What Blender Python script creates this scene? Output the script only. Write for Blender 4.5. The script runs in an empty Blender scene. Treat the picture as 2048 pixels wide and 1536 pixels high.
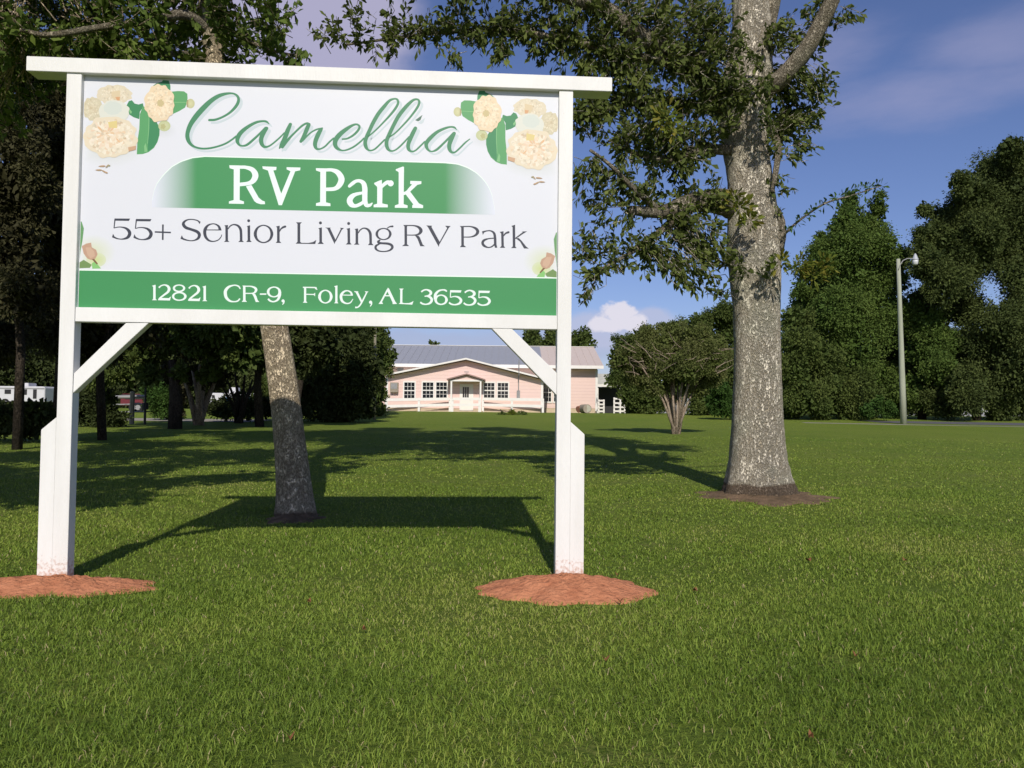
import bpy, bmesh, math, random
import numpy as np
from mathutils import Vector
R = math.radians
rng = np.random.default_rng(7)
random.seed(7)
C = bpy.context.scene.collection
SC = bpy.context.scene

# ---------------------------------------------------------------- camera
F, PITCH, ROLL, CAMH = 1600.0, 0.0348, 0.0101, 1.074
FW = Vector((0, math.cos(PITCH), math.sin(PITCH)))
UP0 = Vector((0, -math.sin(PITCH), math.cos(PITCH)))
RT0 = Vector((1, 0, 0))
RT = RT0 * math.cos(ROLL) + UP0 * math.sin(ROLL)
UP = UP0 * math.cos(ROLL) - RT0 * math.sin(ROLL)
cd = bpy.data.cameras.new('camera')
cam = bpy.data.objects.new('camera', cd)
C.objects.link(cam)
from mathutils import Matrix
m = Matrix((RT, UP, -FW)).transposed().to_4x4()
m.translation = Vector((0, 0, CAMH))
cam.matrix_world = m
cd.sensor_width = 36.0
cd.lens = F / 2048.0 * 36.0
cd.clip_start = 0.05
cd.clip_end = 3000
SC.camera = cam

# ---------------------------------------------------------------- sun, sky, exposure
SUN_EL = math.atan(0.74)
SUN_AZ = R(-3.5)            # direction the shadows run, measured from +Y towards +X
sd = bpy.data.lights.new('sun', 'SUN')
sd.energy = 4.0
sd.angle = R(0.55)
sd.color = (1.0, 0.93, 0.82)
sun = bpy.data.objects.new('sun', sd)
C.objects.link(sun)
sdir = Vector((math.sin(SUN_AZ) * math.cos(SUN_EL), math.cos(SUN_AZ) * math.cos(SUN_EL), -math.sin(SUN_EL)))
sun.rotation_euler = sdir.to_track_quat('-Z', 'Y').to_euler()
sun.location = (0, -20, 30)

def ray(x, y):
    return (FW * F + RT * (x - 1024) + UP * (768 - y)).normalized()
def at(x, y, Y):
    d = ray(x, y)
    return Vector((0, 0, CAMH)) + d * (Y / d.y)
def gz(X, Y):
    Y = np.asarray(Y, dtype=float)
    return np.where(Y < 5, 0.0, np.where(Y < 45, 0.014 * (Y - 5), np.where(Y < 60, 0.56 + 0.032 * (Y - 45), 1.04 + 0.0004 * (Y - 60))))
def ground(x, y):
    d = ray(x, y); t = 1.0
    lo, hi = 1.0, 400.0
    for _ in range(50):
        mid = (lo + hi) / 2
        p = Vector((0, 0, CAMH)) + d * mid
        if p.z > float(gz(p.x, p.y)): lo = mid
        else: hi = mid
    p = Vector((0, 0, CAMH)) + d * lo
    return Vector((p.x, p.y, float(gz(p.x, p.y))))

W = bpy.data.worlds.new('World'); SC.world = W; W.use_nodes = True
nt = W.node_tree; nt.nodes.clear()
def N(nt, kind, **kw):
    n = nt.nodes.new(kind)
    for k, v in kw.items():
        if k.startswith('i_'):
            key = k[2:]
            key = int(key) if key.isdigit() else key.replace('_', ' ')
            n.inputs[key].default_value = v
        else: setattr(n, k, v)
    return n
def L(nt, a, b): nt.links.new(a, b)
def sky_world():
    out = N(nt, 'ShaderNodeOutputWorld')
    bg = N(nt, 'ShaderNodeBackground'); bg.inputs[1].default_value = 0.085
    sky = N(nt, 'ShaderNodeTexSky', sky_type='NISHITA')
    sky.sun_disc = False
    sky.sun_elevation = SUN_EL
    sky.sun_rotation = math.atan2(-sdir.x, -sdir.y)
    sky.altitude = 10; sky.air_density = 1.0; sky.dust_density = 0.6; sky.ozone_density = 3.0
    tint = N(nt, 'ShaderNodeMix', data_type='RGBA', blend_type='MULTIPLY'); tint.inputs[0].default_value = 1
    tint.inputs[7].default_value = (0.93, 0.90, 1.16, 1)
    L(nt, sky.outputs[0], tint.inputs[6])
    tc = N(nt, 'ShaderNodeTexCoord')
    nrm = N(nt, 'ShaderNodeVectorMath', operation='NORMALIZE'); L(nt, tc.outputs['Generated'], nrm.inputs[0])
    col = tint.outputs[2]
    def cloud(spots, scale, lo, hi, colr, amt, stretch=1.0, seed=0.0, detail=6):
        nonlocal col
        mp = N(nt, 'ShaderNodeMapping'); mp.inputs['Scale'].default_value = (1, 1, stretch); mp.inputs['Location'].default_value = (seed, seed * .7, 0)
        L(nt, nrm.outputs[0], mp.inputs[0])
        no = N(nt, 'ShaderNodeTexNoise'); no.inputs['Scale'].default_value = scale; no.inputs['Detail'].default_value = detail; no.inputs['Roughness'].default_value = .6
        L(nt, mp.outputs[0], no.inputs['Vector'])
        mask = None
        for (x, y, rx, ry) in spots:
            d = ray(x, y)
            sub = N(nt, 'ShaderNodeVectorMath', operation='SUBTRACT'); sub.inputs[1].default_value = d
            L(nt, nrm.outputs[0], sub.inputs[0])
            sc = N(nt, 'ShaderNodeVectorMath', operation='MULTIPLY'); sc.inputs[1].default_value = (F / rx, F / rx, F / ry)
            L(nt, sub.outputs[0], sc.inputs[0])
            ln = N(nt, 'ShaderNodeVectorMath', operation='LENGTH'); L(nt, sc.outputs[0], ln.inputs[0])
            mr = N(nt, 'ShaderNodeMapRange', interpolation_type='SMOOTHSTEP'); mr.inputs[1].default_value = 0; mr.inputs[2].default_value = 1; mr.inputs[3].default_value = 1; mr.inputs[4].default_value = 0
            L(nt, ln.outputs[1], mr.inputs[0])
            if mask is None: mask = mr.outputs[0]
            else:
                mx = N(nt, 'ShaderNodeMath', operation='MAXIMUM'); L(nt, mask, mx.inputs[0]); L(nt, mr.outputs[0], mx.inputs[1]); mask = mx.outputs[0]
        ad = N(nt, 'ShaderNodeMath', operation='ADD'); L(nt, no.outputs[0], ad.inputs[0])
        mm = N(nt, 'ShaderNodeMath', operation='MULTIPLY_ADD'); L(nt, mask, mm.inputs[0]); mm.inputs[1].default_value = 0.75; mm.inputs[2].default_value = -0.5
        L(nt, mm.outputs[0], ad.inputs[1])
        mr2 = N(nt, 'ShaderNodeMapRange', interpolation_type='SMOOTHSTEP'); mr2.inputs[1].default_value = lo; mr2.inputs[2].default_value = hi; mr2.inputs[3].default_value = 0; mr2.inputs[4].default_value = amt
        L(nt, ad.outputs[0], mr2.inputs[0])
        gate = N(nt, 'ShaderNodeMapRange', interpolation_type='SMOOTHSTEP'); gate.inputs[1].default_value = 0; gate.inputs[2].default_value = .35; L(nt, mask, gate.inputs[0])
        gm_ = N(nt, 'ShaderNodeMath', operation='MULTIPLY'); L(nt, mr2.outputs[0], gm_.inputs[0]); L(nt, gate.outputs[0], gm_.inputs[1])
        mix = N(nt, 'ShaderNodeMix', data_type='RGBA'); L(nt, gm_.outputs[0], mix.inputs[0]); L(nt, col, mix.inputs[6]); mix.inputs[7].default_value = colr
        col = mix.outputs[2]
    # grey-violet haze banks, wisps, and one bright cumulus over the trees
    cloud([(620, 30, 300, 230), (520, 10, 300, 200)], 3.2, .08, .45, (5.6, 5.3, 7.2, 1), .85, 2.0, 1.3)
    cloud([(1850, 190, 420, 110), (1620, 110, 300, 120), (1980, 90, 300, 100)], 4.5, .22, .85, (4.6, 4.6, 6.9, 1), .45, 3.2, 4.1)
    cloud([(860, 690, 420, 70), (1080, 690, 420, 60)], 9, .15, .6, (4.9, 5.2, 7.2, 1), .55, 3.0, 2.2)
    cloud([(1220, 655, 170, 75), (1300, 650, 110, 55)], 11, .22, .5, (5.8, 6.2, 8.4, 1), .8, 1.6, 6.0)
    cloud([(1238, 628, 72, 52), (1212, 650, 80, 36), (1270, 645, 60, 34)], 42, .33, .55, (9.0, 8.7, 9.8, 1), .95, 1.2, 3.7, 8)
    L(nt, col, bg.inputs[0]); L(nt, bg.outputs[0], out.inputs[0])
sky_world()
SC.view_settings.view_transform = 'Standard'
SC.view_settings.look = 'None'
SC.view_settings.exposure = 0.0
SC.view_settings.gamma = 1.0
SC.render.engine = 'CYCLES'
SC.cycles.max_bounces = 6
SC.cycles.transparent_max_bounces = 8

# ---------------------------------------------------------------- materials
def mat(name, col, rough=0.8, spec=0.3, var=None, vscale=5.0, bump=0.0, bscale=30.0, stretch=(1, 1, 1), metallic=0, attr=None, transl=0.0, detail=5):
    """base colour mixed with var by a noise; attr mixes by a per-face attribute as well"""
    M = bpy.data.materials.new(name); M.use_nodes = True
    t = M.node_tree; b = t.nodes['Principled BSDF']
    b.inputs['Roughness'].default_value = rough
    b.inputs['Specular IOR Level'].default_value = spec
    b.inputs['Metallic'].default_value = metallic
    tc = N(t, 'ShaderNodeTexCoord'); mp = N(t, 'ShaderNodeMapping'); mp.inputs['Scale'].default_value = stretch
    L(t, tc.outputs['Object'], mp.inputs[0])
    src = None
    if var is not None:
        no = N(t, 'ShaderNodeTexNoise'); no.inputs['Scale'].default_value = vscale; no.inputs['Detail'].default_value = detail
        L(t, mp.outputs[0], no.inputs['Vector'])
        mr = N(t, 'ShaderNodeMapRange'); mr.inputs[1].default_value = .3; mr.inputs[2].default_value = .7
        L(t, no.outputs[0], mr.inputs[0])
        mx = N(t, 'ShaderNodeMix', data_type='RGBA'); mx.inputs[6].default_value = (*col, 1); mx.inputs[7].default_value = (*var, 1)
        L(t, mr.outputs[0], mx.inputs[0]); src = mx.outputs[2]
        if attr:
            a = N(t, 'ShaderNodeAttribute', attribute_name='v')
            m2 = N(t, 'ShaderNodeMix', data_type='RGBA'); L(t, a.outputs['Fac'], m2.inputs[0]); L(t, src, m2.inputs[6]); m2.inputs[7].default_value = (*attr, 1)
            src = m2.outputs[2]
        L(t, src, b.inputs['Base Color'])
    else:
        b.inputs['Base Color'].default_value = (*col, 1)
    if bump:
        n2 = N(t, 'ShaderNodeTexNoise'); n2.inputs['Scale'].default_value = bscale; n2.inputs['Detail'].default_value = 6
        L(t, mp.outputs[0], n2.inputs['Vector'])
        bp = N(t, 'ShaderNodeBump'); bp.inputs['Strength'].default_value = bump; bp.inputs['Distance'].default_value = .02
        L(t, n2.outputs[0], bp.inputs['Height']); L(t, bp.outputs[0], b.inputs['Normal'])
    if transl:
        tr = N(t, 'ShaderNodeBsdfTranslucent')
        if src: L(t, src, tr.inputs[0])
        else: tr.inputs[0].default_value = (*col, 1)
        ms = N(t, 'ShaderNodeMixShader'); ms.inputs[0].default_value = transl
        o = t.nodes['Material Output']
        L(t, b.outputs[0], ms.inputs[1]); L(t, tr.outputs[0], ms.inputs[2]); L(t, ms.outputs[0], o.inputs[0])
    return M
def print_mat(name, rough=0.45):
    M = bpy.data.materials.new(name); M.use_nodes = True
    t = M.node_tree; b = t.nodes['Principled BSDF']; b.inputs['Roughness'].default_value = rough
    b.inputs['Specular IOR Level'].default_value = .3
    a = N(t, 'ShaderNodeAttribute', attribute_name='Col'); L(t, a.outputs['Color'], b.inputs['Base Color'])
    return M
def s2l(c):
    return tuple(((v / 255) / 12.92 if v / 255 <= .04045 else ((v / 255 + .055) / 1.055) ** 2.4) for v in c)

# ---------------------------------------------------------------- mesh helpers
def link(name, me, parent=None, loc=None):
    o = bpy.data.objects.new(name, me); C.objects.link(o)
    if parent is not None: o.parent = parent
    if loc is not None: o.location = loc
    return o
def tag(o, label=None, cat=None, group=None, kind=None):
    if label: o['label'] = label
    if cat: o['category'] = cat
    if group: o['group'] = group
    if kind: o['kind'] = kind
    return o
def thing(name, label, cat, loc=(0, 0, 0), group=None):
    o = bpy.data.objects.new(name, None); C.objects.link(o); o.location = loc; o.empty_display_size = .2
    return tag(o, label, cat, group)
def origin(p):
    v = Vector((0, 0, 0))
    while p is not None:
        v += p.location; p = p.parent
    return v
class MB:
    def __init__(s): s.v = []; s.f = []
    def face(s, pts):
        n = len(s.v); s.v += [tuple(p) for p in pts]; s.f.append(tuple(range(n, n + len(pts)))); return s
    def box(s, a, b):
        (x0, y0, z0), (x1, y1, z1) = a, b
        return s.prism([(x0, y0, z0), (x1, y0, z0), (x1, y0, z1), (x0, y0, z1)], (0, y1 - y0, 0))
    def prism(s, pts, d):
        d = Vector(d); p = [Vector(q) for q in pts]; n = len(p); k = len(s.v)
        s.v += [tuple(q) for q in p] + [tuple(q + d) for q in p]
        s.f.append(tuple(range(k, k + n))); s.f.append(tuple(range(k + 2 * n - 1, k + n - 1, -1)))
        for i in range(n):
            j = (i + 1) % n; s.f.append((k + i, k + n + i, k + n + j, k + j))
        return s
    def tube(s, path, radii, n=8, cap=True, noise=0.0, flute=None):
        P = [Vector(p) for p in path]; k0 = len(s.v); ref = None
        for i, p in enumerate(P):
            d = (P[min(i + 1, len(P) - 1)] - P[max(i - 1, 0)]).normalized()
            if ref is None: ref = Vector((1, 0, 0)) if abs(d.x) < .8 else Vector((0, 1, 0))
            a = (ref - d * ref.dot(d)).normalized(); b = d.cross(a); ref = a
            for j in range(n):
                t = 2 * math.pi * j / n
                r = radii[i] * (1 + (random.uniform(-noise, noise) if noise else 0))
                if flute: r *= flute(i / (len(P) - 1), t)
                q = p + (a * math.cos(t) + b * math.sin(t)) * r
                s.v.append(tuple(q))
        for i in range(len(P) - 1):
            for j in range(n):
                a = k0 + i * n + j; b = k0 + i * n + (j + 1) % n
                s.f.append((a, b, b + n, a + n))
        if cap:
            s.f.append(tuple(range(k0 + n - 1, k0 - 1, -1))); e = k0 + (len(P) - 1) * n
            s.f.append(tuple(range(e, e + n)))
        return s
    def build(s, name, m, parent=None, smooth=False, bevel=0.0, loc=None):
        o0 = origin(parent) if parent is not None else Vector(loc or (0, 0, 0))
        me = bpy.data.meshes.new(name)
        me.from_pydata([(x - o0.x, y - o0.y, z - o0.z) for x, y, z in s.v], [], s.f)
        bm = bmesh.new(); bm.from_mesh(me)
        bmesh.ops.recalc_face_normals(bm, faces=bm.faces)
        if bevel:
            bmesh.ops.bevel(bm, geom=[e for e in bm.edges if len(e.link_faces) == 2 and e.calc_face_angle(0) > .5], offset=bevel, segments=2, affect='EDGES', clamp_overlap=True)
        bm.to_mesh(me); bm.free()
        if smooth: me.polygons.foreach_set('use_smooth', [True] * len(me.polygons))
        me.materials.append(m)
        o = link(name, me, parent, None if parent is not None else o0)
        return o
def fast_mesh(name, V, nper, m, parent=None, v=None, faces=None, loc=None):
    """V (n, nper, 3) vertices; faces: list of index tuples inside one element"""
    o0 = np.array(origin(parent)) if parent is not None else np.array(loc or (0, 0, 0), float)
    n = V.shape[0]; faces = faces or [tuple(range(nper))]
    me = bpy.data.meshes.new(name)
    me.vertices.add(n * nper); me.vertices.foreach_set('co', (V - o0).astype(np.float32).ravel())
    idx = []; tot = []
    for f in faces: tot.append(len(f)); idx += list(f)
    idx = np.array(idx); allv = (np.arange(n)[:, None] * nper + idx[None]).ravel()
    totals = np.tile(tot, n); starts = np.concatenate([[0], np.cumsum(totals)[:-1]])
    me.loops.add(len(allv)); me.loops.foreach_set('vertex_index', allv.astype(np.int32))
    me.polygons.add(len(totals)); me.polygons.foreach_set('loop_start', starts.astype(np.int32)); me.polygons.foreach_set('loop_total', totals.astype(np.int32))
    if v is not None:
        a = me.attributes.new('v', 'FLOAT', 'POINT'); a.data.foreach_set('value', np.repeat(v, nper).astype(np.float32))
    me.update(calc_edges=True); me.materials.append(m)
    return link(name, me, parent, None if parent is not None else tuple(o0))
def rnd_dirs(n):
    d = rng.normal(size=(n, 3)); return d / np.linalg.norm(d, axis=1, keepdims=True)
def leaf_quads(base, direc, length, width, fold=.25, droop=0.0):
    """kite leaves starting at base along direc"""
    n = len(base); up = rnd_dirs(n); side = np.cross(direc, up); side /= np.linalg.norm(side, axis=1, keepdims=True) + 1e-9
    nor = np.cross(side, direc); Ln = length[:, None]; Wd = width[:, None]
    tip = base + direc * Ln + np.array([0, 0, -1]) * Ln * droop
    mid = base + direc * Ln * .66
    a = mid + side * Wd * .5 + nor * Wd * fold; b = mid - side * Wd * .5 + nor * Wd * fold
    return np.stack([base, a, tip, b], axis=1)

# ================================================================= GROUND
GRASS_SHAPES = []   # dirt patches (cx, cy, rx, ry) where no grass grows
def lawn_material(name='lawn'):
    M = bpy.data.materials.new(name); M.use_nodes = True
    t = M.node_tree; b = t.nodes['Principled BSDF']; b.inputs['Roughness'].default_value = .95; b.inputs['Specular IOR Level'].default_value = .1
    tc = N(t, 'ShaderNodeTexCoord')
    def noise(sc, det, st=(1, 1, 1)):
        mp = N(t, 'ShaderNodeMapping'); mp.inputs['Scale'].default_value = st; L(t, tc.outputs['Object'], mp.inputs[0])
        n = N(t, 'ShaderNodeTexNoise'); n.inputs['Scale'].default_value = sc; n.inputs['Detail'].default_value = det; n.inputs['Roughness'].default_value = .7
        L(t, mp.outputs[0], n.inputs['Vector']); return n.outputs[0]
    def ramp(src, a, b_, c0, c1):
        mr = N(t, 'ShaderNodeMapRange'); mr.inputs[1].default_value = a; mr.inputs[2].default_value = b_; L(t, src, mr.inputs[0])
        mx = N(t, 'ShaderNodeMix', data_type='RGBA'); L(t, mr.outputs[0], mx.inputs[0])
        for k, c in ((6, c0), (7, c1)):
            if isinstance(c, tuple): mx.inputs[k].default_value = (*c, 1)
            else: L(t, c, mx.inputs[k])
        return mx.outputs[2]
    g = ramp(noise(.35, 4), .35, .65, (.165, .255, .032), (.240, .290, .045))
    g = ramp(noise(.12, 3, (1, .5, 1)), .40, .66, g, (.29, .33, .06))
    g = ramp(noise(2.2, 8), .52, .74, g, (.27, .25, .09))
    g = ramp(noise(28, 6), .42, .62, (.108, .165, .022), g)
    L(t, g, b.inputs['Base Color'])
    bp = N(t, 'ShaderNodeBump'); bp.inputs['Strength'].default_value = 1.0; bp.inputs['Distance'].default_value = .05
    L(t, noise(35, 8), bp.inputs['Height']); L(t, bp.outputs[0], b.inputs['Normal'])
    return M
M_lawn = lawn_material()
ys = sorted(set([-60, -20, -5, 0, 2, 3, 4, 5, 6] + list(range(7, 66, 1)) + [70, 80, 100, 140, 200, 400, 900]))
xs = [-900, -300, -120, -80, -60] + list(range(-50, 51, 2)) + [60, 80, 120, 300, 900]
gv = [(x, y, float(gz(x, y)) - (0.0 if y > 2 else 0)) for y in ys for x in xs]
gf = [(j * len(xs) + i, j * len(xs) + i + 1, (j + 1) * len(xs) + i + 1, (j + 1) * len(xs) + i) for j in range(len(ys) - 1) for i in range(len(xs) - 1)]
me = bpy.data.meshes.new('ground'); me.from_pydata(gv, [], gf); me.polygons.foreach_set('use_smooth', [True] * len(gf)); me.materials.append(M_lawn)
tag(link('ground', me), kind='structure')

# soil mounds round the sign posts and bare earth under the oak
M_clay = mat('red_clay', (.55, .235, .125), .95, .1, (.40, .155, .08), 14, 1.0, 40)
M_earth = mat('bare_earth', (.215, .145, .090), .95, .1, (.10, .072, .044), 7, 1.0, 30)
def mound(name, label, cat, cx, cy, rx, ry, h, m, edge=.12, seed=0):
    r_ = np.random.default_rng(seed); ph = r_.uniform(0, 6.28, 12); am = r_.uniform(.2, 1, 12)
    def wob(t): return 1 + edge * sum(am[k] * math.sin((k + 2) * t + ph[k]) for k in range(12)) / 2.6
    nr, na = 26, 120; V = []; Fc = []
    for i in range(nr + 1):
        for j in range(na):
            t = 2 * math.pi * j / na; rr = i / nr; w = wob(t)
            x = cx + rx * rr * w * math.cos(t); y = cy + ry * rr * w * math.sin(t)
            lump = .5 * math.sin(x * 17 + seed) * math.sin(y * 23 + seed) + .5 * math.sin(x * 41 + y * 31) + .6 * math.sin(x * 71 - y * 53) * math.sin(y * 83 + x * 29)
            z = h * (math.cos(rr * math.pi / 2) ** 1.1) + (1 - rr) * .012 * lump + (.004 if rr < .98 else -.02) + r_.uniform(-.003, .003)
            V.append((x, y, float(gz(x, y)) + z))
    for i in range(nr):
        for j in range(na):
            a = i * na + j; b = i * na + (j + 1) % na; Fc.append((a, a + na, b + na, b))
    mb = MB(); mb.v = V; mb.f = Fc
    o = mb.build(name, m, None, smooth=True, loc=(cx, cy, 0)); tag(o, label, cat)
    GRASS_SHAPES.append((cx, cy, rx, ry, wob))
    return o
pl = ground(110, 1186); pr = ground(1132, 1176)
mound('clay_mound', 'low red clay mound at the foot of the left sign post', 'mound', pl.x - .10, 4.80, .62, .27, .06, M_clay, .12, 3)
mound('clay_mound', 'raised red clay mound at the foot of the right sign post', 'mound', pr.x, 4.84, .56, .34, .09, M_clay, .11, 5)
po = ground(1515, 990)
mound('bare_earth', 'patch of bare brown earth and litter round the oak trunk', 'bare earth', po.x + .03, po.y - .2, .74, .8, .05, M_earth, .22, 8)
pq = ground(592, 1036)
mound('bare_earth', 'brown bare ring of earth at the foot of the leaning trunk', 'bare earth', pq.x, pq.y - .05, .24, .34, .03, M_earth, .2, 11)

# grass blades over the near lawn: nobody could count them
BARE = []
for (bx, by, br) in [(728, 1262, .12), (1400, 1470, .16), (580, 1528, .2), (1700, 1325, .15), (1080, 1390, .1), (300, 1330, .12), (1850, 1180, .2), (900, 1130, .16), (1320, 1090, .3), (480, 1120, .2), (1180, 1500, .12), (120, 1450, .1), (1560, 1240, .12)]:
    g_ = ground(bx, by); BARE.append((g_.x, g_.y, br))
def grass():
    Vs = []; vals = []
    bands = [(2.1, 3.4, 14000, .040, .0032), (3.4, 5.0, 9000, .037, .0042), (5.0, 7.5, 4200, .034, .0062), (7.5, 11, 1500, .032, .0095), (11, 17, 420, .028, .015), (17, 27, 90, .026, .024)]
    for (y0, y1, dens, ln, wd) in bands:
        hw = lambda y: .68 * y + .4
        area = (y1 - y0) * (hw(y0) + hw(y1)); n = int(dens * area)
        Y = y0 + (y1 - y0) * np.sqrt(rng.uniform((y0 / y1) ** 2, 1, n)) if False else rng.uniform(y0, y1, n)
        X = rng.uniform(-1, 1, n) * (.68 * y1 + .4)
        keep = np.abs(X) < .68 * Y + .4
        # tufts: gather blades
        for (cx, cy, rx, ry, wob) in GRASS_SHAPES:
            t = np.arctan2((Y - cy) / ry, (X - cx) / rx); w = np.array([wob(a) for a in t]) if n < 0 else wobv(wob, t)
            rr = np.sqrt(((X - cx) / rx) ** 2 + ((Y - cy) / ry) ** 2) / w
            big = rx > .7
            p = np.clip((rr - (.5 if big else .80)) / (.9 if big else .28), 0.0, 1)
            p = np.where(rr < .8, np.maximum(p, .05 if big else .01), p)
            keep &= rng.uniform(size=n) < p
        patch = np.sin(X * 1.7 + 1.3 * np.sin(Y * 1.1)) * np.sin(Y * 1.9 + 1.1 * np.sin(X * 1.4)) + .5 * np.sin(X * 5.1 + Y * 3.3) * np.sin(Y * 6.3 - X * 2.2)
        bald = np.zeros(n)
        for (bx, by, br) in BARE: bald = np.maximum(bald, np.exp(-(((X - bx) / br) ** 2 + ((Y - by) / (br * .8)) ** 2)))
        keep &= rng.uniform(size=n) < np.clip(.86 + .24 * patch, .35, 1) * (1 - .85 * bald)
        X = X[keep]; Y = Y[keep]; patch = patch[keep]; n = len(X)
        Z = gz(X, Y)
        th = rng.uniform(0, 2 * np.pi, n); lean = rng.uniform(.35, 1.45, n)
        h = ln * rng.uniform(.5, 1.25, n) * (1 + .18 * patch)
        d = np.stack([np.cos(th), np.sin(th), np.zeros(n)], 1)
        fa = rng.uniform(0, 2 * np.pi, n); side = np.stack([np.cos(fa), np.sin(fa), np.zeros(n)], 1)
        base = np.stack([X, Y, Z - .004], 1)
        m1 = base + d * (h * .32 * lean)[:, None] + np.array([0, 0, 1.]) * (h * .58)[:, None]
        tip = base + d * (h * .95 * lean)[:, None] + np.array([0, 0, 1.]) * (h * (1.0 - .42 * lean))[:, None]
        w = (wd * rng.uniform(.6, 1.2, n))[:, None]
        Vs.append(np.stack([base - side * w * .5, base + side * w * .5, m1 + side * w * .42, tip, m1 - side * w * .42], 1))
        dry = np.sin(X * .9 + 2 * np.sin(Y * .7 + 1)) * np.sin(Y * 1.1 + 1.5 * np.sin(X * .8)); v = rng.beta(1.6, 3.5, n) * .70 + .11 * (1 - patch) + .17 * dry + .26 * np.clip(np.sin(X * 2.3 + 3 * np.sin(Y * 1.3 + 2)) * np.sin(Y * 2.9 + 2.2 * np.sin(X * 1.9)) - .35, 0, 1); v = np.where(rng.uniform(size=n) < (.022 if y0 < 7 else .008), 1.0, np.clip(v, 0, .85))
        vals.append(v)
    V = np.concatenate(Vs); v = np.concatenate(vals)
    M = bpy.data.materials.new('grass_blade'); M.use_nodes = True; t = M.node_tree; b = t.nodes['Principled BSDF']
    a = N(t, 'ShaderNodeAttribute', attribute_name='v'); cr = N(t, 'ShaderNodeValToRGB'); e = cr.color_ramp.elements
    e[0].position = 0; e[0].color = (.118, .190, .022, 1); e[1].position = 1; e[1].color = (.46, .38, .20, 1)
    for p, c in ((.35, (.215, .305, .040, 1)), (.62, (.31, .36, .066, 1)), (.86, (.38, .36, .13, 1))):
        q = e.new(p); q.color = c
    L(t, a.outputs['Fac'], cr.inputs[0]); b.inputs['Roughness'].default_value = .6; b.inputs['Specular IOR Level'].default_value = .25
    L(t, cr.outputs[0], b.inputs['Base Color'])
    tr = N(t, 'ShaderNodeBsdfTranslucent'); L(t, cr.outputs[0], tr.inputs[0]); ms = N(t, 'ShaderNodeMixShader'); ms.inputs[0].default_value = .25
    L(t, b.outputs[0], ms.inputs[1]); L(t, tr.outputs[0], ms.inputs[2]); L(t, ms.outputs[0], t.nodes['Material Output'].inputs[0])
    o = fast_mesh('grass', V, 5, M, v=v, faces=[(0, 1, 2, 4), (4, 2, 3)]); tag(o, 'short green mown lawn grass', 'grass', kind='stuff')
def wobv(wob, t):
    tab = np.array([wob(a) for a in np.linspace(-math.pi, math.pi, 361)])
    return np.interp(t, np.linspace(-math.pi, math.pi, 361), tab)
grass()

# ================================================================= SIGN
M_white = mat('white_paint', (.80, .80, .78), .5, .3, (.715, .71, .68), 3.0, .12, 60, (1, 1, .25))
def stained_paint():
    M = mat('post_paint', (.80, .80, .78), .5, .3, (.715, .71, .68), 3.0, .15, 60, (3, 3, .3)); t = M.node_tree; b = t.nodes['Principled BSDF']
    src = b.inputs['Base Color'].links[0].from_socket
    tc = N(t, 'ShaderNodeTexCoord'); sx = N(t, 'ShaderNodeSeparateXYZ'); L(t, tc.outputs['Object'], sx.inputs[0])
    no = N(t, 'ShaderNodeTexNoise'); no.inputs['Scale'].default_value = 55; no.inputs['Detail'].default_value = 3; L(t, tc.outputs['Object'], no.inputs['Vector'])
    mr = N(t, 'ShaderNodeMapRange'); mr.inputs[1].default_value = .0; mr.inputs[2].default_value = .22; mr.inputs[3].default_value = .50; mr.inputs[4].default_value = 0; L(t, sx.outputs[2], mr.inputs[0])
    ad = N(t, 'ShaderNodeMath', operation='ADD'); L(t, no.outputs[0], ad.inputs[0]); L(t, mr.outputs[0], ad.inputs[1])
    m2 = N(t, 'ShaderNodeMapRange'); m2.inputs[1].default_value = .72; m2.inputs[2].default_value = 1.05; m2.inputs[4].default_value = .8; L(t, ad.outputs[0], m2.inputs[0])
    mx = N(t, 'ShaderNodeMix', data_type='RGBA'); L(t, m2.outputs[0], mx.inputs[0]); L(t, src, mx.inputs[6]); mx.inputs[7].default_value = (.45, .22, .12, 1)
    L(t, mx.outputs[2], b.inputs['Base Color']); return M
M_post = stained_paint()
PS = .87
M_panel = mat('sign_panel', (.775 * PS, .798 * PS, .855 * PS), .4, .3)
M_panel_edge = mat('panel_edge', (.55, .55, .55), .6)
SX, SY, YAW, PW, LW, SW = -2.7063, 4.9248, .0627, .0101 + .084, .0894, 3.0
PW = .0894; LW = .0894
U = Vector((math.cos(YAW), math.sin(YAW), 0)); B = Vector((-math.sin(YAW), math.cos(YAW), 0))
O = Vector((SX, SY, 0))
def S(u, z, d=0.0): return O + U * u + Vector((0, 0, z)) + B * d
def spix(x, y, d=0.0):
    """a photograph point seen on the sign's plane at depth d -> (u, z)"""
    o = Vector((0, 0, CAMH)); r = ray(x, y); p0 = O + B * d; tt = (p0 - o).dot(B) / r.dot(B); p = o + r * tt
    return (p - p0).dot(U), p.z
sign = thing('park_sign', 'large white wooden post sign reading Camellia RV Park', 'sign', (SX + 1.5, SY + .09, 0))
HR0, HR1, HB0, HB1 = 1.6058, 1.6942, 3.1596, 3.2509
DP = .089
def sprism(mb, uz, d0, d1): return mb.prism([S(u, z, d0) for u, z in uz], B * (d1 - d0))
for k in (0, 1):
    u0 = -PW if k == 0 else SW
    zb = -.15
    mb = MB(); sprism(mb, [(u0, zb), (u0 + PW, zb), (u0 + PW, HB0), (u0, HB0)], 0, DP)
    mb.build('post', M_post, sign, bevel=.002)
    ue = -PW - .001 if k == 0 else SW + PW + .001; s = -1 if k == 0 else 1
    zt = 1.0137; zl = .9352
    mb = MB(); sprism(mb, [(ue, zb), (ue + s * LW, zb), (ue + s * LW, zl), (ue, zt)], .0015, DP - .001)
    mb.build('post_brace_board', M_post, sign, bevel=.002)
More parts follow.
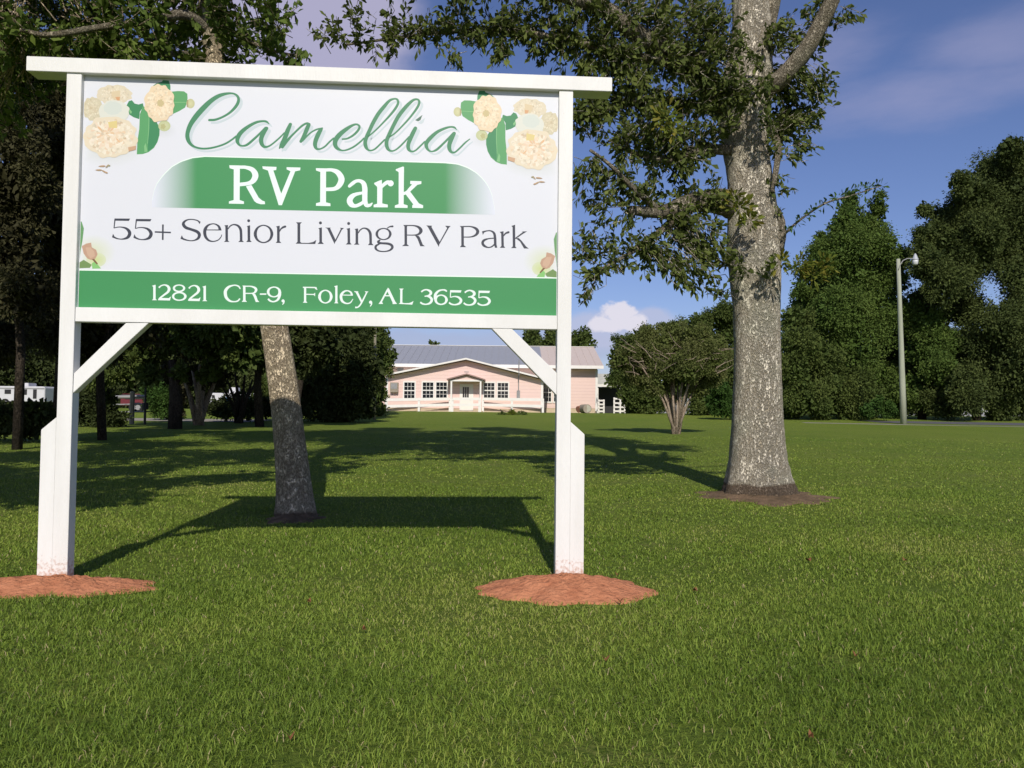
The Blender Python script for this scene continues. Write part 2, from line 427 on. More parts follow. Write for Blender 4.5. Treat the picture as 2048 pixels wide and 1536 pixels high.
mb = MB(); sprism(mb, [(-PW - .239, HB0), (SW + PW + .253, HB0), (SW + PW + .253, HB1), (-PW - .239, HB1)], -.012, .125)
mb.build('top_beam', M_white, sign, bevel=.002)
mb = MB(); sprism(mb, [(.002, HR0), (SW - .002, HR0), (SW - .002, HR1), (.002, HR1)], .004, .08)
mb.build('bottom_rail', M_white, sign, bevel=.002)
for poly in ([(147.5, 747), (252, 646), (297, 646), (146, 786)], [(984, 656), (1024, 657), (1114, 746), (1114, 790)]):
    q = [spix(x, y, .006) for x, y in poly]
    q = [(min(max(u, .0015), SW - .0015), min(z, HR0 - .0015)) for u, z in q]
    mb = MB(); sprism(mb, q, .006, .078); mb.build('corner_brace', M_white, sign, bevel=.002)
PD = .036
mb = MB(); sprism(mb, [(.001, HR1 + .001), (SW - .001, HR1 + .001), (SW - .001, HB0 - .001), (.001, HB0 - .001)], PD, PD + .012)
panel = mb.build('panel', M_panel, sign)
DEP = [PD - .00006]
class Print:
    """flat printed shapes on the panel, each layer a hair in front of the last"""
    def __init__(s): s.v = []; s.f = []; s.c = []
    def tri(s, pts, cols, faces=None):
        DEP[0] -= .000003
        k = len(s.v)
        s.v += [tuple(S(u, z, DEP[0])) for u, z in pts]
        s.c += list(cols)
        s.f += [tuple(k + i for i in f) for f in (faces or [tuple(range(len(pts)))])]
    def poly(s, pts, col): s.tri(pts, [col] * len(pts))
    def build(s, name, parent, rough=.4):
        o0 = origin(parent); me = bpy.data.meshes.new(name)
        me.from_pydata([(x - o0.x, y - o0.y, z - o0.z) for x, y, z in s.v], [], s.f)
        a = me.color_attributes.new('Col', 'FLOAT_COLOR', 'POINT')
        a.data.foreach_set('color', np.array([(c[0] * PS, c[1] * PS, c[2] * PS, 1) for c in s.c], np.float32).ravel())
        bm = bmesh.new(); bm.from_mesh(me); bmesh.ops.triangulate(bm, faces=[f for f in bm.faces if len(f.verts) > 4]); bm.to_mesh(me); bm.free()
        me.materials.append(M_print); return link(name, me, parent)
M_print = print_mat('printed_ink')
def catmull(P, n=7):
    P = np.array(P, float)
    if len(P) < 3: return P
    Q = [2 * P[0] - P[1]] + list(P) + [2 * P[-1] - P[-2]]; out = []
    for i in range(1, len(Q) - 2):
        for k in range(n):
            t = k / n
            out.append(.5 * ((2 * Q[i]) + (-Q[i - 1] + Q[i + 1]) * t + (2 * Q[i - 1] - 5 * Q[i] + 4 * Q[i + 1] - Q[i + 2]) * t * t + (-Q[i - 1] + 3 * Q[i] - 3 * Q[i + 1] + Q[i + 2]) * t ** 3))
    out.append(P[-1]); return np.array(out)
def stroke(pr, pts, col, T, cap=True, closed=False, grow=0.0, off=(0, 0)):
    ox, oy, sc = T; P = np.array(pts, float)
    if closed: P = np.concatenate([P[-1:], P, P[:2]])
    Q = catmull(P)
    if closed: Q = Q[7:-7]
    xy = Q[:, :2] / sc + np.array([ox, oy]) + np.array(off); w = np.maximum(Q[:, 2], 4) / sc / 2 + grow
    uz = np.array([spix(x, y, PD) for x, y in xy]); kx = abs(spix(xy[0][0] + 10, xy[0][1], PD)[0] - spix(xy[0][0], xy[0][1], PD)[0]) / 10
    w = w * kx
    t = np.gradient(uz, axis=0); t /= np.linalg.norm(t, axis=1, keepdims=True) + 1e-12; nrm = np.stack([-t[:, 1], t[:, 0]], 1)
    if cap and not closed:
        def capf(i, s):
            return [tuple(uz[i] + (nrm[i] * math.cos(a) * s + t[i] * math.sin(a) * (1 if i else -1)) * w[i]) for a in np.linspace(0, math.pi, 7)[1:-1]]
        c0 = capf(0, 1); c1 = capf(-1, 1) if False else [tuple(uz[-1] + (nrm[-1] * math.cos(a) + t[-1] * math.sin(a)) * w[-1]) for a in np.linspace(0, math.pi, 7)]
        pr.poly([tuple(uz[0] + nrm[0] * w[0])] + c0 + [tuple(uz[0] - nrm[0] * w[0])], col); pr.poly(c1, col)
    a = uz + nrm * w[:, None]; b = uz - nrm * w[:, None]; n = len(a)
    pr.tri([tuple(p) for p in a] + [tuple(p) for p in b], [col] * (2 * n), [(i, i + 1, n + i + 1, n + i) for i in range(n - 1)])
def ipoly(pr, pts, col, T, off=(0, 0)):
    ox, oy, sc = T; pr.poly([spix(ox + x / sc + off[0], oy + y / sc + off[1], PD) for x, y in pts], col)
def disc(pr, x, y, r, col, T, off=(0, 0)):
    ipoly(pr, [(x + r * math.cos(a), y + r * math.sin(a)) for a in np.linspace(0, 2 * math.pi, 17)[:-1]], col, T, off)
def ell(cx, cy, l, t, r, b, w):   # extents left/top/right/bottom and widths (left, top, right, bottom)
    wl, wt, wr, wb = w; k = .7071; d = [(wl + wt) / 2 * .92, (wt + wr) / 2 * .92, (wr + wb) / 2 * .92, (wb + wl) / 2 * .92]
    return [(l, cy, wl), (cx - (cx - l) * k, cy - (cy - t) * k, d[0]), (cx, t, wt), (cx + (r - cx) * k, cy - (cy - t) * k, d[1]), (r, cy, wr), (cx + (r - cx) * k, cy + (b - cy) * k, d[2]), (cx, b, wb), (cx - (cx - l) * k, cy + (b - cy) * k, d[3])]

INK = s2l((70, 138, 98)); INKD = s2l((82, 118, 102)); GREEN = s2l((70, 150, 92)); CHAR = s2l((62, 66, 78)); PALE = s2l((240, 250, 246)); SHD = s2l((203, 216, 221))
# ---- script word
R1 = (360, 175, 10.24); R2 = (550, 175, 10.24); R3 = (740, 175, 10.24)
SCRIPT = [
 (R1, [(600,668,50),(720,660,50),(860,610,45),(1000,530,48),(1110,430,60),(1180,330,65),(1200,240,58),(1170,170,50),(1090,125,40),(960,125,55),(800,170,80),(640,270,95),(480,420,110),(330,590,110),(215,760,95),(155,930,85),(160,1050,85),(210,1150,65),(300,1215,45),(440,1250,42),(600,1245,42),(780,1205,40),(940,1145,40),(1060,1070,38),(1150,1000,40)]),
 (R1, [(1825,745,18),(1770,700,45),(1690,690,45),(1560,715,55),(1400,800,70),(1260,910,85),(1190,1010,90),(1175,1100,75),(1210,1170,50),(1270,1195,35),(1370,1175,50),(1500,1070,50),(1640,940,45),(1750,825,45)]),
 (R1, [(1775,835,70),(1715,920,90),(1665,1040,90),(1670,1140,85),(1720,1210,60),(1800,1210,40),(1900,1150,35),(2050,1020,34),(2136,930,30)]),
 (R2, [(315,755,70),(260,880,90),(200,1040,92),(130,1180,75),(92,1245,28)]),
 (R2, [(150,1220,60),(250,1090,58),(340,990,45),(450,880,42),(560,780,45),(650,735,45),(700,755,60)]),
 (R2, [(690,765,80),(650,860,85),(590,1000,80),(530,1105,62)]),
 (R2, [(560,1090,46),(650,1000,35),(740,920,32),(850,860,34),(970,832,30)]),
 (R2, [(945,855,70),(890,950,92),(835,1080,90),(820,1180,80),(850,1250,55),(920,1260,35),(1020,1210,36),(1120,1110,36),(1200,1040,36)]),
 (R2, [(1380,1058,32),(1480,1045,38),(1600,980,45),(1700,880,50),(1730,800,45),(1680,757,40),(1600,770,50),(1480,840,75),(1340,950,95),(1250,1060,100),(1230,1160,90),(1270,1240,70),(1370,1288,34),(1480,1275,36),(1620,1210,38),(1750,1110,36),(1820,1040,34)]),
 (R3, [(-45,1010,30),(100,890,32),(250,740,36),(400,580,45),(520,430,52),(575,320,50),(560,250,45),(500,232,38),(400,270,55),(290,390,75),(170,540,80),(60,730,80),(0,860,76),(-60,990,78),(-98,1110,78),(-85,1210,74),(-40,1275,45),(20,1290,32),(100,1260,36),(200,1170,36),(300,1070,34)]),
 (R3, [(390,1020,30),(520,930,32),(650,800,36),(780,660,40),(900,510,45),(980,390,52),(1010,300,48),(980,248,42),(900,252,50),(800,330,70),(680,460,80),(570,610,80),(470,800,78),(390,970,80),(345,1080,80),(340,1180,78),(370,1260,65),(430,1300,38),(510,1285,32),(600,1220,36),(700,1120,36),(800,1010,32)]),
 (R3, [(930,835,75),(880,930,85),(830,1040,85),(785,1160,80),(790,1260,70),(850,1310,40),(930,1290,34),(1030,1200,36),(1120,1110,34)]),
 (R3, [(1775,865,14),(1730,820,40),(1650,808,38),(1540,835,50),(1380,910,65),(1240,1030,80),(1160,1130,80),(1155,1210,70),(1200,1285,45),(1270,1310,30),(1370,1270,48),(1500,1150,45),(1620,1030,45),(1710,930,40)]),
 (R3, [(1725,940,70),(1680,1020,92),(1630,1150,88),(1625,1250,80),(1665,1320,55),(1740,1325,36),(1840,1240,36),(1950,1130,34),(2045,1055,20)]),
]
pr = Print()
for T, P in SCRIPT: stroke(pr, P, SHD, T, off=(5.5, 5.5))
ipoly(pr, [(1075,560),(1035,665),(985,695),(925,668)], SHD, R3, (5.5, 5.5))
for T, P in SCRIPT: stroke(pr, P, INK, T)
ipoly(pr, [(1075,560),(1035,665),(985,695),(925,668)], INKD, R3)
pr.build('script_lettering', panel)
# ---- banner and footer (printed gradient at both ends)
WHT = s2l((228, 232, 244))
pr = Print()
ZT = []
def lerp(a, b, t): return tuple(a[i] + (b[i] - a[i]) * t for i in range(3))
top = [(306,402),(307,385),(314,368),(326,352),(343,335),(362,324),(385,316.5),(410,313.8),(640,319.5),(890,326.5),(915,329),(935,336),(952,346),(966,359),(977,374),(984,390),(988,408),(989,422)]
bx = np.concatenate([np.linspace(304, 420, 24), np.linspace(440, 860, 8), np.linspace(870, 990, 24)])
tx = [p[0] for p in top]; ty = [p[1] for p in top]
def bot(x): return 414.5 + (x - 304) * (429.5 - 414.5) / (990 - 304)
pts = []; cols = []
for x in bx:
    y = np.interp(x, tx, ty); pts.append(spix(x, min(y, bot(x) - .3), PD)); pts.append(spix(x, bot(x), PD))
    k = min(max((x - 304) / 88, 0), 1) if x < 600 else min(max((990 - x) / 100, 0), 1)
    cc = lerp(WHT, GREEN, (k ** 1.1)); cols += [cc, cc]
edge = [(spix(x, np.interp(x, tx, ty) - 2.2, PD)) for x in bx]; n = len(bx)
pr.tri([q for i in range(n) for q in (edge[i], pts[2 * i])], [s2l((240, 255, 246))] * (2 * n), [(2 * i, 2 * i + 1, 2 * i + 3, 2 * i + 2) for i in range(n - 1)])
pr.tri(pts, cols, [(2 * i, 2 * i + 1, 2 * i + 3, 2 * i + 2) for i in range(n - 1)])
pr.build('banner', panel)
pr = Print()
za = spix(200, 541, PD)[1]; 
pr.poly([(.004, HR1 + .003), (SW - .004, HR1 + .003), (SW - .004, spix(1110, 557, PD)[1]), (.004, spix(160, 541, PD)[1])], GREEN)
pr.poly([(.004, spix(160, 541, PD)[1]), (SW - .004, spix(1110, 557, PD)[1]), (SW - .004, spix(1110, 554.8, PD)[1]), (.004, spix(160, 538.8, PD)[1])], s2l((240, 255, 246)))
pr.build('footer_band', panel)
# ---- RV Park
def glyphs(name, T_list, col, grow=0.0, breaks=()):
    """breaks: x between words; every word is a mesh of its own"""
    prs = [Print() for _ in range(len(breaks) + 1)]
    for T, items in T_list:
        for it in items:
            k = it[0]; x0 = it[1][0] if k == 'd' else sum(q[0] for q in it[1]) / len(it[1])
            pr = prs[sum(T[0] + x0 / T[2] > b for b in breaks)]
            if k == 'p': ipoly(pr, it[1], col, T)
            elif k == 's': stroke(pr, it[1], col, T, cap=False, grow=grow)
            elif k == 'r': stroke(pr, it[1], col, T, cap=True, grow=grow)
            elif k == 'o': stroke(pr, it[1], col, T, closed=True, grow=grow)
            elif k == 'd': disc(pr, *it[1], col, T)
    for pr in prs: pr.build(name, panel)
R4 = (450, 320, 10.24); R5 = (650, 320, 10.24)
def sh(items, dx, dy):
    out = []
    for it in items:
        if it[0] == 'd': x, y, r = it[1]; out.append(('d', (x + dx, y + dy, r)))
        else: out.append((it[0], [(q[0] + dx, q[1] + dy, *q[2:]) for q in it[1]]))
    return out
glyphs('banner_lettering', [
 (R4, [('p', [(180,150),(305,150),(300,860),(178,860)]), ('p', [(88,108),(300,112),(300,180),(170,190),(95,168)]),
  ('s', [(250,146,66),(330,146,68),(430,152,72),(560,200,100),(622,310,125),(580,420,110),(480,478,80),(290,503,75)]),
  ('p', [(430,540),(540,510),(690,770),(760,830),(815,850),(820,905),(730,905),(650,880),(600,840)]), ('p', [(180,820),(300,820),(388,850),(388,900),(80,893),(82,848)]),
  ('p', [(765,130),(1055,142),(1050,205),(985,215),(880,215),(775,180)]), ('p', [(875,200),(985,200),(1155,700),(1170,925),(1100,925)]), ('p', [(1100,925),(1165,925),(1440,225),(1345,225),(1130,740)]),
  ('p', [(1262,148),(1545,155),(1540,210),(1440,232),(1345,232),(1262,190)])]),
 (R5, [('p', [(-186,168),(22,172),(22,240),(-95,245),(-182,215)]), ('p', [(-95,175),(22,175),(20,935),(-100,935)]), ('p', [(-100,865),(20,868),(110,890),(112,945),(-185,938),(-183,885)]),
  ('s', [(0,205,66),(140,205,70),(265,260,108),(338,390,125),(288,520,110),(190,590,80),(0,602,72)]),
  ('r', [(500,535,62),(570,475,74),(640,432,66),(720,430,72),(790,480,95),(815,580,108),(815,700,108),(815,860,106)]),
  ('s', [(800,668,52),(640,700,70),(550,750,100),(505,830,118),(540,910,110),(620,940,72),(720,905,70),(800,850,60)]),
  ('r', [(820,850,100),(850,925,84),(920,925,60),(965,885,26)]),
  ('p', [(1165,408),(1165,520),(1180,560),(1070,560),(1060,540),(1010,495),(1008,470),(1120,420)]), ('p', [(1070,500),(1178,500),(1172,935),(1068,935)]), ('p', [(1070,895),(1172,890),(1285,915),(1285,970),(995,968),(997,918)]),
  ('r', [(1150,560,60),(1210,500,70),(1280,455,75),(1330,455,62)]), ('d', (1345,478,62)),
  ('p', [(1510,200),(1618,140),(1610,950),(1508,950)]), ('p', [(1450,190),(1590,135),(1618,140),(1618,260),(1510,260),(1500,240),(1450,215)]), ('p', [(1508,905),(1608,905),(1692,930),(1690,982),(1430,978),(1432,930)]),
  ('s', [(1590,695,60),(1680,660,62),(1760,580,76),(1860,480,82)]), ('p', [(1748,428),(1975,435),(1972,490),(1880,510),(1800,505),(1745,490)]), ('p', [(1650,700),(1745,650),(1925,890),(2010,930),(2008,985),(1785,980),(1790,925),(1810,910)])]),
], s2l((238, 252, 248)), 0, (620,))
T1 = (210, 425, 10.24); T2 = (400, 425, 10.24); T3 = (580, 430, 9.309); T4 = (790, 430, 7.314)
five = [('p', [(195,122),(515,125),(490,172),(200,168)]), ('s', [(205,140,24),(185,322,18)]), ('s', [(186,318,16),(260,300,18),(340,300,22),(430,325,42),(490,380,62),(505,440,66),(470,505,58),(400,537,35),(320,545,20),(240,530,26),(155,490,42)]), ('p', [(165,435),(145,500),(215,525),(190,480)])]
glyphs('tagline_lettering', [
 (T1, five + sh(five, 438, 10) + [('s', [(1187,245,32),(1183,562,32)]), ('s', [(1020,398,30),(1350,410,30)]),
   ('s', [(1945,215,30),(1900,168,24),(1790,142,20),(1690,150,26),(1620,195,46),(1607,250,60),(1660,310,60),(1760,345,52),(1880,390,60),(1932,450,62),(1910,525,50),(1830,570,25),(1740,577,20),(1640,555,30),(1555,520,40)]), ('p', [(1955,180),(1940,240),(1900,180)]), ('p', [(1575,465),(1548,525),(1605,530)])]),
 (T2, [('s', [(120,357,16),(440,358,18)]), ('s', [(412,362,58),(388,290,44),(330,245,26),(260,232,20),(170,260,36),(112,330,60),(97,410,62),(117,500,55),(180,570,38),(270,592,22),(370,565,20),(430,500,16),(447,450,10)]),
   ('s', [(545,270,50),(548,590,50)]), ('p', [(492,602),(602,602),(570,568),(525,568)]), ('p', [(500,262),(575,256),(570,300),(525,300)]), ('s', [(572,340,18),(620,277,24),(690,248,26),(770,267,40),(825,330,52),(840,420,50),(843,590,50)]), ('p', [(785,604),(900,604),(865,568),(820,568)]),
   ('d', (997,168,30)), ('s', [(1000,275,52),(1003,595,50)]), ('p', [(958,280),(1026,260),(1026,302),(975,302)]), ('p', [(948,604),(1060,604),(1030,568),(975,568)]),
   ('o', ell(1300, 440, 1132, 262, 1472, 616, (62, 22, 58, 24))),
   ('s', [(1605,290,52),(1605,612,50)]), ('p', [(1558,285),(1632,270),(1632,312),(1580,318)]), ('p', [(1552,623),(1668,623),(1632,588),(1580,588)]), ('r', [(1630,385,18),(1660,335,28),(1705,302,40),(1745,288,42)])]),
 (T3, [('s', [(165,140,50),(165,530,50)]), ('p', [(113,136),(222,136),(190,168),(140,168)]), ('p', [(105,534),(140,498),(190,498),(215,518),(340,520),(430,503),(490,463),(470,540)]),
   ('d', (567,147,28)), ('s', [(570,240,46),(572,535,46)]), ('p', [(528,246),(594,230),(594,265),(548,270)]), ('p', [(513,539),(632,539),(598,503),(548,503)]),
   ('p', [(685,235),(742,235),(852,470),(830,542)]), ('p', [(655,234),(762,236),(740,256),(700,258)]), ('s', [(842,492,20),(965,250,24)]), ('p', [(930,238),(1007,243),(975,270),(950,264)]),
   ('d', (1092,158,28)), ('s', [(1093,250,46),(1097,545,46)]), ('p', [(1050,256),(1117,240),(1117,275),(1072,280)]), ('p', [(1038,549),(1146,549),(1122,514),(1073,514)]),
   ('s', [(1245,260,46),(1245,545,46)]), ('p', [(1190,552),(1292,552),(1265,517),(1225,517)]), ('p', [(1203,262),(1264,248),(1264,292),(1225,292)]), ('s', [(1266,340,16),(1310,277,22),(1375,245,22),(1450,270,38),(1492,335,48),(1500,420,46),(1502,550,46)]), ('p', [(1450,560),(1557,562),(1522,525),(1480,525)]),
   ('o', ell(1742, 352, 1615, 250, 1868, 458, (46, 18, 46, 18))), ('r', [(1812,243,14),(1860,217,22),(1910,212,34)]), ('s', [(1680,465,20),(1642,495,40),(1665,520,44),(1720,526,36),(1830,535,42),(1893,565,46),(1903,612,44),(1850,660,28),(1750,680,20),(1650,667,26),(1597,625,40),(1602,575,38),(1665,538,22)])]),
 (T4, [('s', [(157,152,36),(158,450,36)]), ('p', [(120,146),(185,146),(180,168),(138,168)]), ('p', [(103,454),(207,454),(178,428),(138,428)]), ('s', [(170,153,14),(280,156,17),(350,182,36),(380,230,48),(352,275,30),(290,293,15),(170,293,13)]), ('p', [(292,298),(345,303),(365,330),(405,430),(437,457),(370,457),(330,352)]),
   ('p', [(472,160),(526,160),(657,400),(640,466)]), ('p', [(458,152),(544,157),(530,177),(485,180)]), ('s', [(646,420,14),(778,185,18)]), ('p', [(733,157),(814,161),(785,192),(762,190)]),
   ('s', [(987,168,36),(989,466,36)]), ('p', [(948,161),(1008,161),(1005,184),(968,184)]), ('p', [(948,470),(1042,470),(1010,443),(972,443)]), ('s', [(1000,168,15),(1110,170,17),(1185,200,36),(1210,245,44),(1180,293,30),(1110,320,16),(1005,323,13)]),
   ('s', [(1285,250,26),(1340,233,16),(1400,232,18),(1448,265,32),(1463,330,36),(1467,450,36)]), ('p', [(1449,430),(1485,430),(1497,478),(1463,480)]), ('p', [(1272,238),(1312,242),(1285,292)]), ('s', [(1460,338,14),(1370,346,16),(1303,370,32),(1281,410,36),(1305,450,34),(1365,475,16),(1420,460,18),(1455,425,15)]),
   ('s', [(1570,250,34),(1575,470,34)]), ('p', [(1532,248),(1587,236),(1587,268),(1553,272)]), ('p', [(1532,480),(1612,480),(1592,453),(1557,453)]), ('r', [(1588,305,14),(1620,268,22),(1660,252,30)]),
   ('s', [(1738,160,36),(1742,475,36)]), ('p', [(1703,160),(1757,142),(1757,178),(1722,180)]), ('p', [(1698,484),(1778,484),(1758,457),(1725,457)]), ('s', [(1758,345,15),(1882,255,22)]), ('p', [(1858,241),(1933,239),(1890,265)]), ('p', [(1765,340),(1812,338),(1850,375),(1920,463),(1958,490),(1888,490),(1830,390)])]),
], CHAR, .12, (350, 585, 797, 912))
A1 = (290, 555, 11.378); A2 = (440, 555, 11.378); A3 = (600, 560, 10.24); A4 = (750, 560, 8.192)
one = [('s', [(215,180,52),(215,510,52)]), ('p', [(158,190),(241,163),(241,205),(190,213)]), ('p', [(158,517),(274,517),(240,487),(190,487)])]
two = [('s', [(320,222,30),(380,183,26),(450,170,28),(520,200,50),(550,262,62),(520,330,50),(430,400,40),(340,470,32),(308,512,25)]), ('d', (328,222,20)), ('p', [(298,517),(345,465),(540,470),(592,433),(570,524)])]
three = [('s', [(758,195,24),(800,167,22),(850,160,22),(903,185,38),(915,220,40),(880,255,26),(812,268,15)]), ('s', [(850,264,16),(908,286,36),(930,330,40),(900,378,32),(840,398,20),(780,390,24),(742,365,26)])]
five2 = [('p', [(1230,166),(1417,170),(1405,206),(1235,203)]), ('s', [(1238,180,15),(1235,288,13)]), ('s', [(1236,285,12),(1300,270,17),(1370,285,30),(1410,335,40),(1380,385,32),(1310,405,20),(1250,395,24),(1213,370,26)])]
glyphs('address_lettering', [
 (A1, one + two + [('o', ell(775, 243, 658, 172, 892, 318, (46, 24, 46, 32))), ('o', ell(780, 430, 640, 342, 920, 518, (48, 30, 54, 26)))] + sh([(k, [(300 + (q[0] - 300) * .965, *q[1:]) for q in v]) if k != 'd' else (k, v) for k, v in two], 683, 14) + sh(one, 1145, 21)),
 (A2, [('s', [(462,262,22),(430,207,32),(370,180,28),(300,180,28),(200,215,50),(132,290,65),(122,370,68),(147,460,62),(220,530,44),(310,550,26),(400,535,30),(455,480,28)]), ('s', [(552,195,52),(555,545,52)]), ('p', [(508,184),(582,184),(580,208),(530,208)]), ('p', [(493,555),(614,555),(583,518),(525,518)]),
   ('s', [(570,200,24),(700,202,26),(788,232,45),(823,280,55),(795,335,40),(735,360,24),(570,362,22)]), ('p', [(730,368),(800,373),(830,430),(860,520),(897,556),(815,558),(770,440)]), ('s', [(908,378,30),(1056,378,30)]),
   ('o', ell(1230, 327, 1095, 218, 1360, 440, (56, 25, 60, 25))), ('s', [(1365,330,58),(1355,420,58),(1310,510,45),(1220,550,28),(1140,530,38),(1095,485,38)]), ('d', (1435,533,35)), ('r', [(1455,540,34),(1450,580,24),(1425,615,12)])]),
 (A3, [('s', [(105,150,42),(105,460,42)]), ('s', [(60,150,22),(312,155,24)]), ('p', [(285,145),(336,145),(357,207),(320,190)]), ('s', [(120,292,18),(302,298,20)]), ('p', [(275,288),(311,260),(309,340)]), ('p', [(57,465),(152,467),(130,438),(83,438)]),
   ('o', ell(520, 341, 400, 212, 640, 470, (54, 22, 54, 22))), ('s', [(745,125,42),(745,468,42)]), ('p', [(698,128),(767,110),(767,152),(725,154)]), ('p', [(698,477),(787,477),(765,448),(725,448)]),
   ('s', [(850,308,15),(1083,312,17)]), ('s', [(1065,315,44),(1040,252,32),(970,220,24),(900,240,36),(848,300,50),(842,370,50),(872,440,44),(950,480,26),(1030,465,22),(1085,390,12)]),
   ('p', [(1130,235),(1182,235),(1275,430),(1248,460)]), ('p', [(1108,227),(1197,234),(1180,252),(1125,252)]), ('s', [(1370,250,24),(1290,410,28),(1230,515,28),(1180,558,24),(1130,562,32)]), ('p', [(1323,231),(1403,237),(1380,258),(1345,254)]), ('d', (1445,455,32)), ('r', [(1465,460,28),(1463,500,22),(1440,538,12)])]),
 (A4, [('p', [(213,125),(235,150),(330,350),(362,392),(288,394),(290,372),(192,165)]), ('s', [(208,155,24),(93,372,24)]), ('p', [(58,392),(88,352),(115,362),(134,392)]), ('s', [(150,257,17),(270,260,17)]),
   ('s', [(432,145,34),(430,385,34)]), ('p', [(396,141),(470,141),(448,165),(415,165)]), ('p', [(388,392),(415,368),(450,370),(475,380),(560,378),(600,363),(632,343),(610,404)])] + three
   + [('s', [(1178,188,20),(1150,168,26),(1105,162,20),(1040,182,30),(990,240,42),(985,320,42)]), ('o', ell(1082, 325, 993, 248, 1172, 400, (40, 18, 40, 20)))] + five2 + sh(three, 712, 12) + sh(five2, 467, 8)),
], s2l((236, 250, 244)), .12, (430, 590, 752, 832))

# ---- camellia picture, printed in both upper corners, and the pale buds low down
def mirrored(f): return lambda u, z: f(SW - u, z)
def camellias(mirror):
    DEP[0] = PD - .00006
    pr = Print(); r_ = random.Random(4); K = (150, 160, 8.17)
    def P(x, y):
        u, z = spix(K[0] + x / K[2], K[1] + y / K[2], PD)
        return (SW - u, z + .004) if mirror else (u, z)
    def poly(pts, c): pr.poly([P(x, y) for x, y in pts], c)
    def fan(cx, cy, rx, ry, c0, c1, n=28):
        pts = [P(cx, cy)] + [P(cx + rx * math.cos(a), cy + ry * math.sin(a)) for a in np.linspace(0, 2 * math.pi, n + 1)[:-1]]
        pr.tri(pts, [c0] + [c1] * n, [(0, 1 + i, 1 + (i + 1) % n) for i in range(n)])
    pan = (.775, .798, .855)
    def blob(cx, cy, rx, ry, c, wob=.06, seed=0):
        q = random.Random(seed); ph = [q.uniform(0, 6) for _ in range(4)]
        poly([(cx + rx * (1 + wob * sum(math.sin((5 + 3 * k) * a + ph[k]) for k in range(4)) / 2) * math.cos(a), cy + ry * (1 + wob * sum(math.sin((5 + 3 * k) * a + ph[k]) for k in range(4)) / 2) * math.sin(a)) for a in np.linspace(0, 2 * math.pi, 60)[:-1]], c)
    def petal(x, y, a, l, w, c):
        ca, sa = math.cos(a), math.sin(a)
        sh_ = [(0, 0), (.35, .42), (.75, .5), (1, .2), (1, -.2), (.75, -.5), (.35, -.42)]
        poly([(x + l * p * ca - w * q * sa, y + l * p * sa + w * q * ca) for p, q in sh_], c)
    def bloom(cx, cy, rx, ry, base, light, warm, n, seed, core=None):
        q = random.Random(seed); blob(cx, cy, rx, ry, lerp(base, (.3, .22, .12), .07), .05, seed)
        for ring in range(12):
            f = 1 - ring / 12.5; m_ = int(n * 1.5 * f) + 3
            for i in range(m_):
                a = 2 * math.pi * (i + q.random() * .7) / m_; rr = f * (.86 + .08 * q.random())
                x = cx + rx * rr * math.cos(a) * .86; y = cy + ry * rr * math.sin(a) * .86
                t = q.random(); c = lerp(base, light, t)
                if q.random() < .22 + .25 * (1 - f): c = lerp(c, warm, q.uniform(.1, .5))
                if q.random() < .24: c = lerp(c, (.36, .27, .14), q.uniform(.12, .4))
                if rr > .74: c = lerp(c, (.50, .44, .31), .22 * q.random())
                if rr < .42: c = lerp(c, warm, .35 * q.random())
                l = min(rx, ry) * q.uniform(.16, .26); petal(x - math.cos(a) * l * .5, y - math.sin(a) * l * .5, a + q.uniform(-.5, .5), l, l * q.uniform(.5, .85), c)
    CR = s2l((236, 224, 198)); LT = s2l((246, 238, 220)); WM = s2l((228, 182, 132)); LG = s2l((92, 164, 104)); DG = s2l((62, 140, 92)); MID = s2l((132, 192, 132)); SP = s2l((212, 216, 216))
    fan(560, 1010, 700, 420, s2l((206, 212, 202)), pan)         # printed soft shade under the flowers
    fan(1450, 820, 230, 150, s2l((214, 218, 222)), pan)
    poly([(1265,100),(1330,55),(1420,28),(1440,0),(1530,8),(1560,90),(1560,165),(1400,160)], DG)
    poly([(1580,190),(1680,180),(1780,185),(1835,225),(1840,300),(1820,400),(1800,450),(1700,510),(1600,555),(1570,400)], LG)
    poly([(1620,358),(1815,362),(1815,370),(1620,368)], MID)
    poly([(830,440),(880,345),(930,330),(975,385),(1040,400),(1110,380),(1120,430),(1060,520),(1050,640),(960,610),(880,560)], DG)
    poly([(890,470),(930,520),(915,555),(870,500)], MID)
    poly([(1110,420),(1170,470),(1250,600),(1330,680),(1385,780),(1380,900),(1350,1010),(1290,1110),(1200,1180),(1110,1210),(1010,1215),(1020,1000),(1050,800),(1060,560)], LG)
    poly([(1210,580),(1260,600),(1340,700),(1380,800),(1375,900),(1330,1040),(1270,1110),(1190,1170),(1195,900)], DG)
    poly([(1204,580),(1216,580),(1212,800),(1190,1040),(1182,1040),(1200,800)], MID)
    poly([(1155,1030),(1185,1170),(1135,1175),(1130,1080)], MID)
    fan(1888, 385, 68, 78, s2l((214, 214, 168)), s2l((196, 196, 150))); poly([(1830,330),(1850,320),(1850,450),(1825,440)], s2l((170, 160, 120)))
    fan(1460, 750, 100, 88, s2l((212, 214, 172)), s2l((192, 200, 152))); blob(1440, 760, 40, 45, s2l((186, 184, 132)), .2, 3)
    bloom(640, 240, 290, 160, s2l((228, 218, 192)), s2l((240, 232, 212)), s2l((222, 196, 156)), 14, 21)
    poly([(600,190),(740,170),(735,330),(700,345),(650,335),(605,270)], s2l((222, 204, 168))); poly([(660,280),(735,275),(730,335),(690,340)], s2l((216, 166, 122)))
    bloom(290, 470, 165, 190, s2l((216, 208, 178)), s2l((234, 226, 202)), s2l((208, 188, 150)), 12, 22)
    blob(640, 520, 250, 190, s2l((224, 226, 214)), .03, 5); blob(620, 460, 150, 110, s2l((214, 221, 212)), .04, 6)
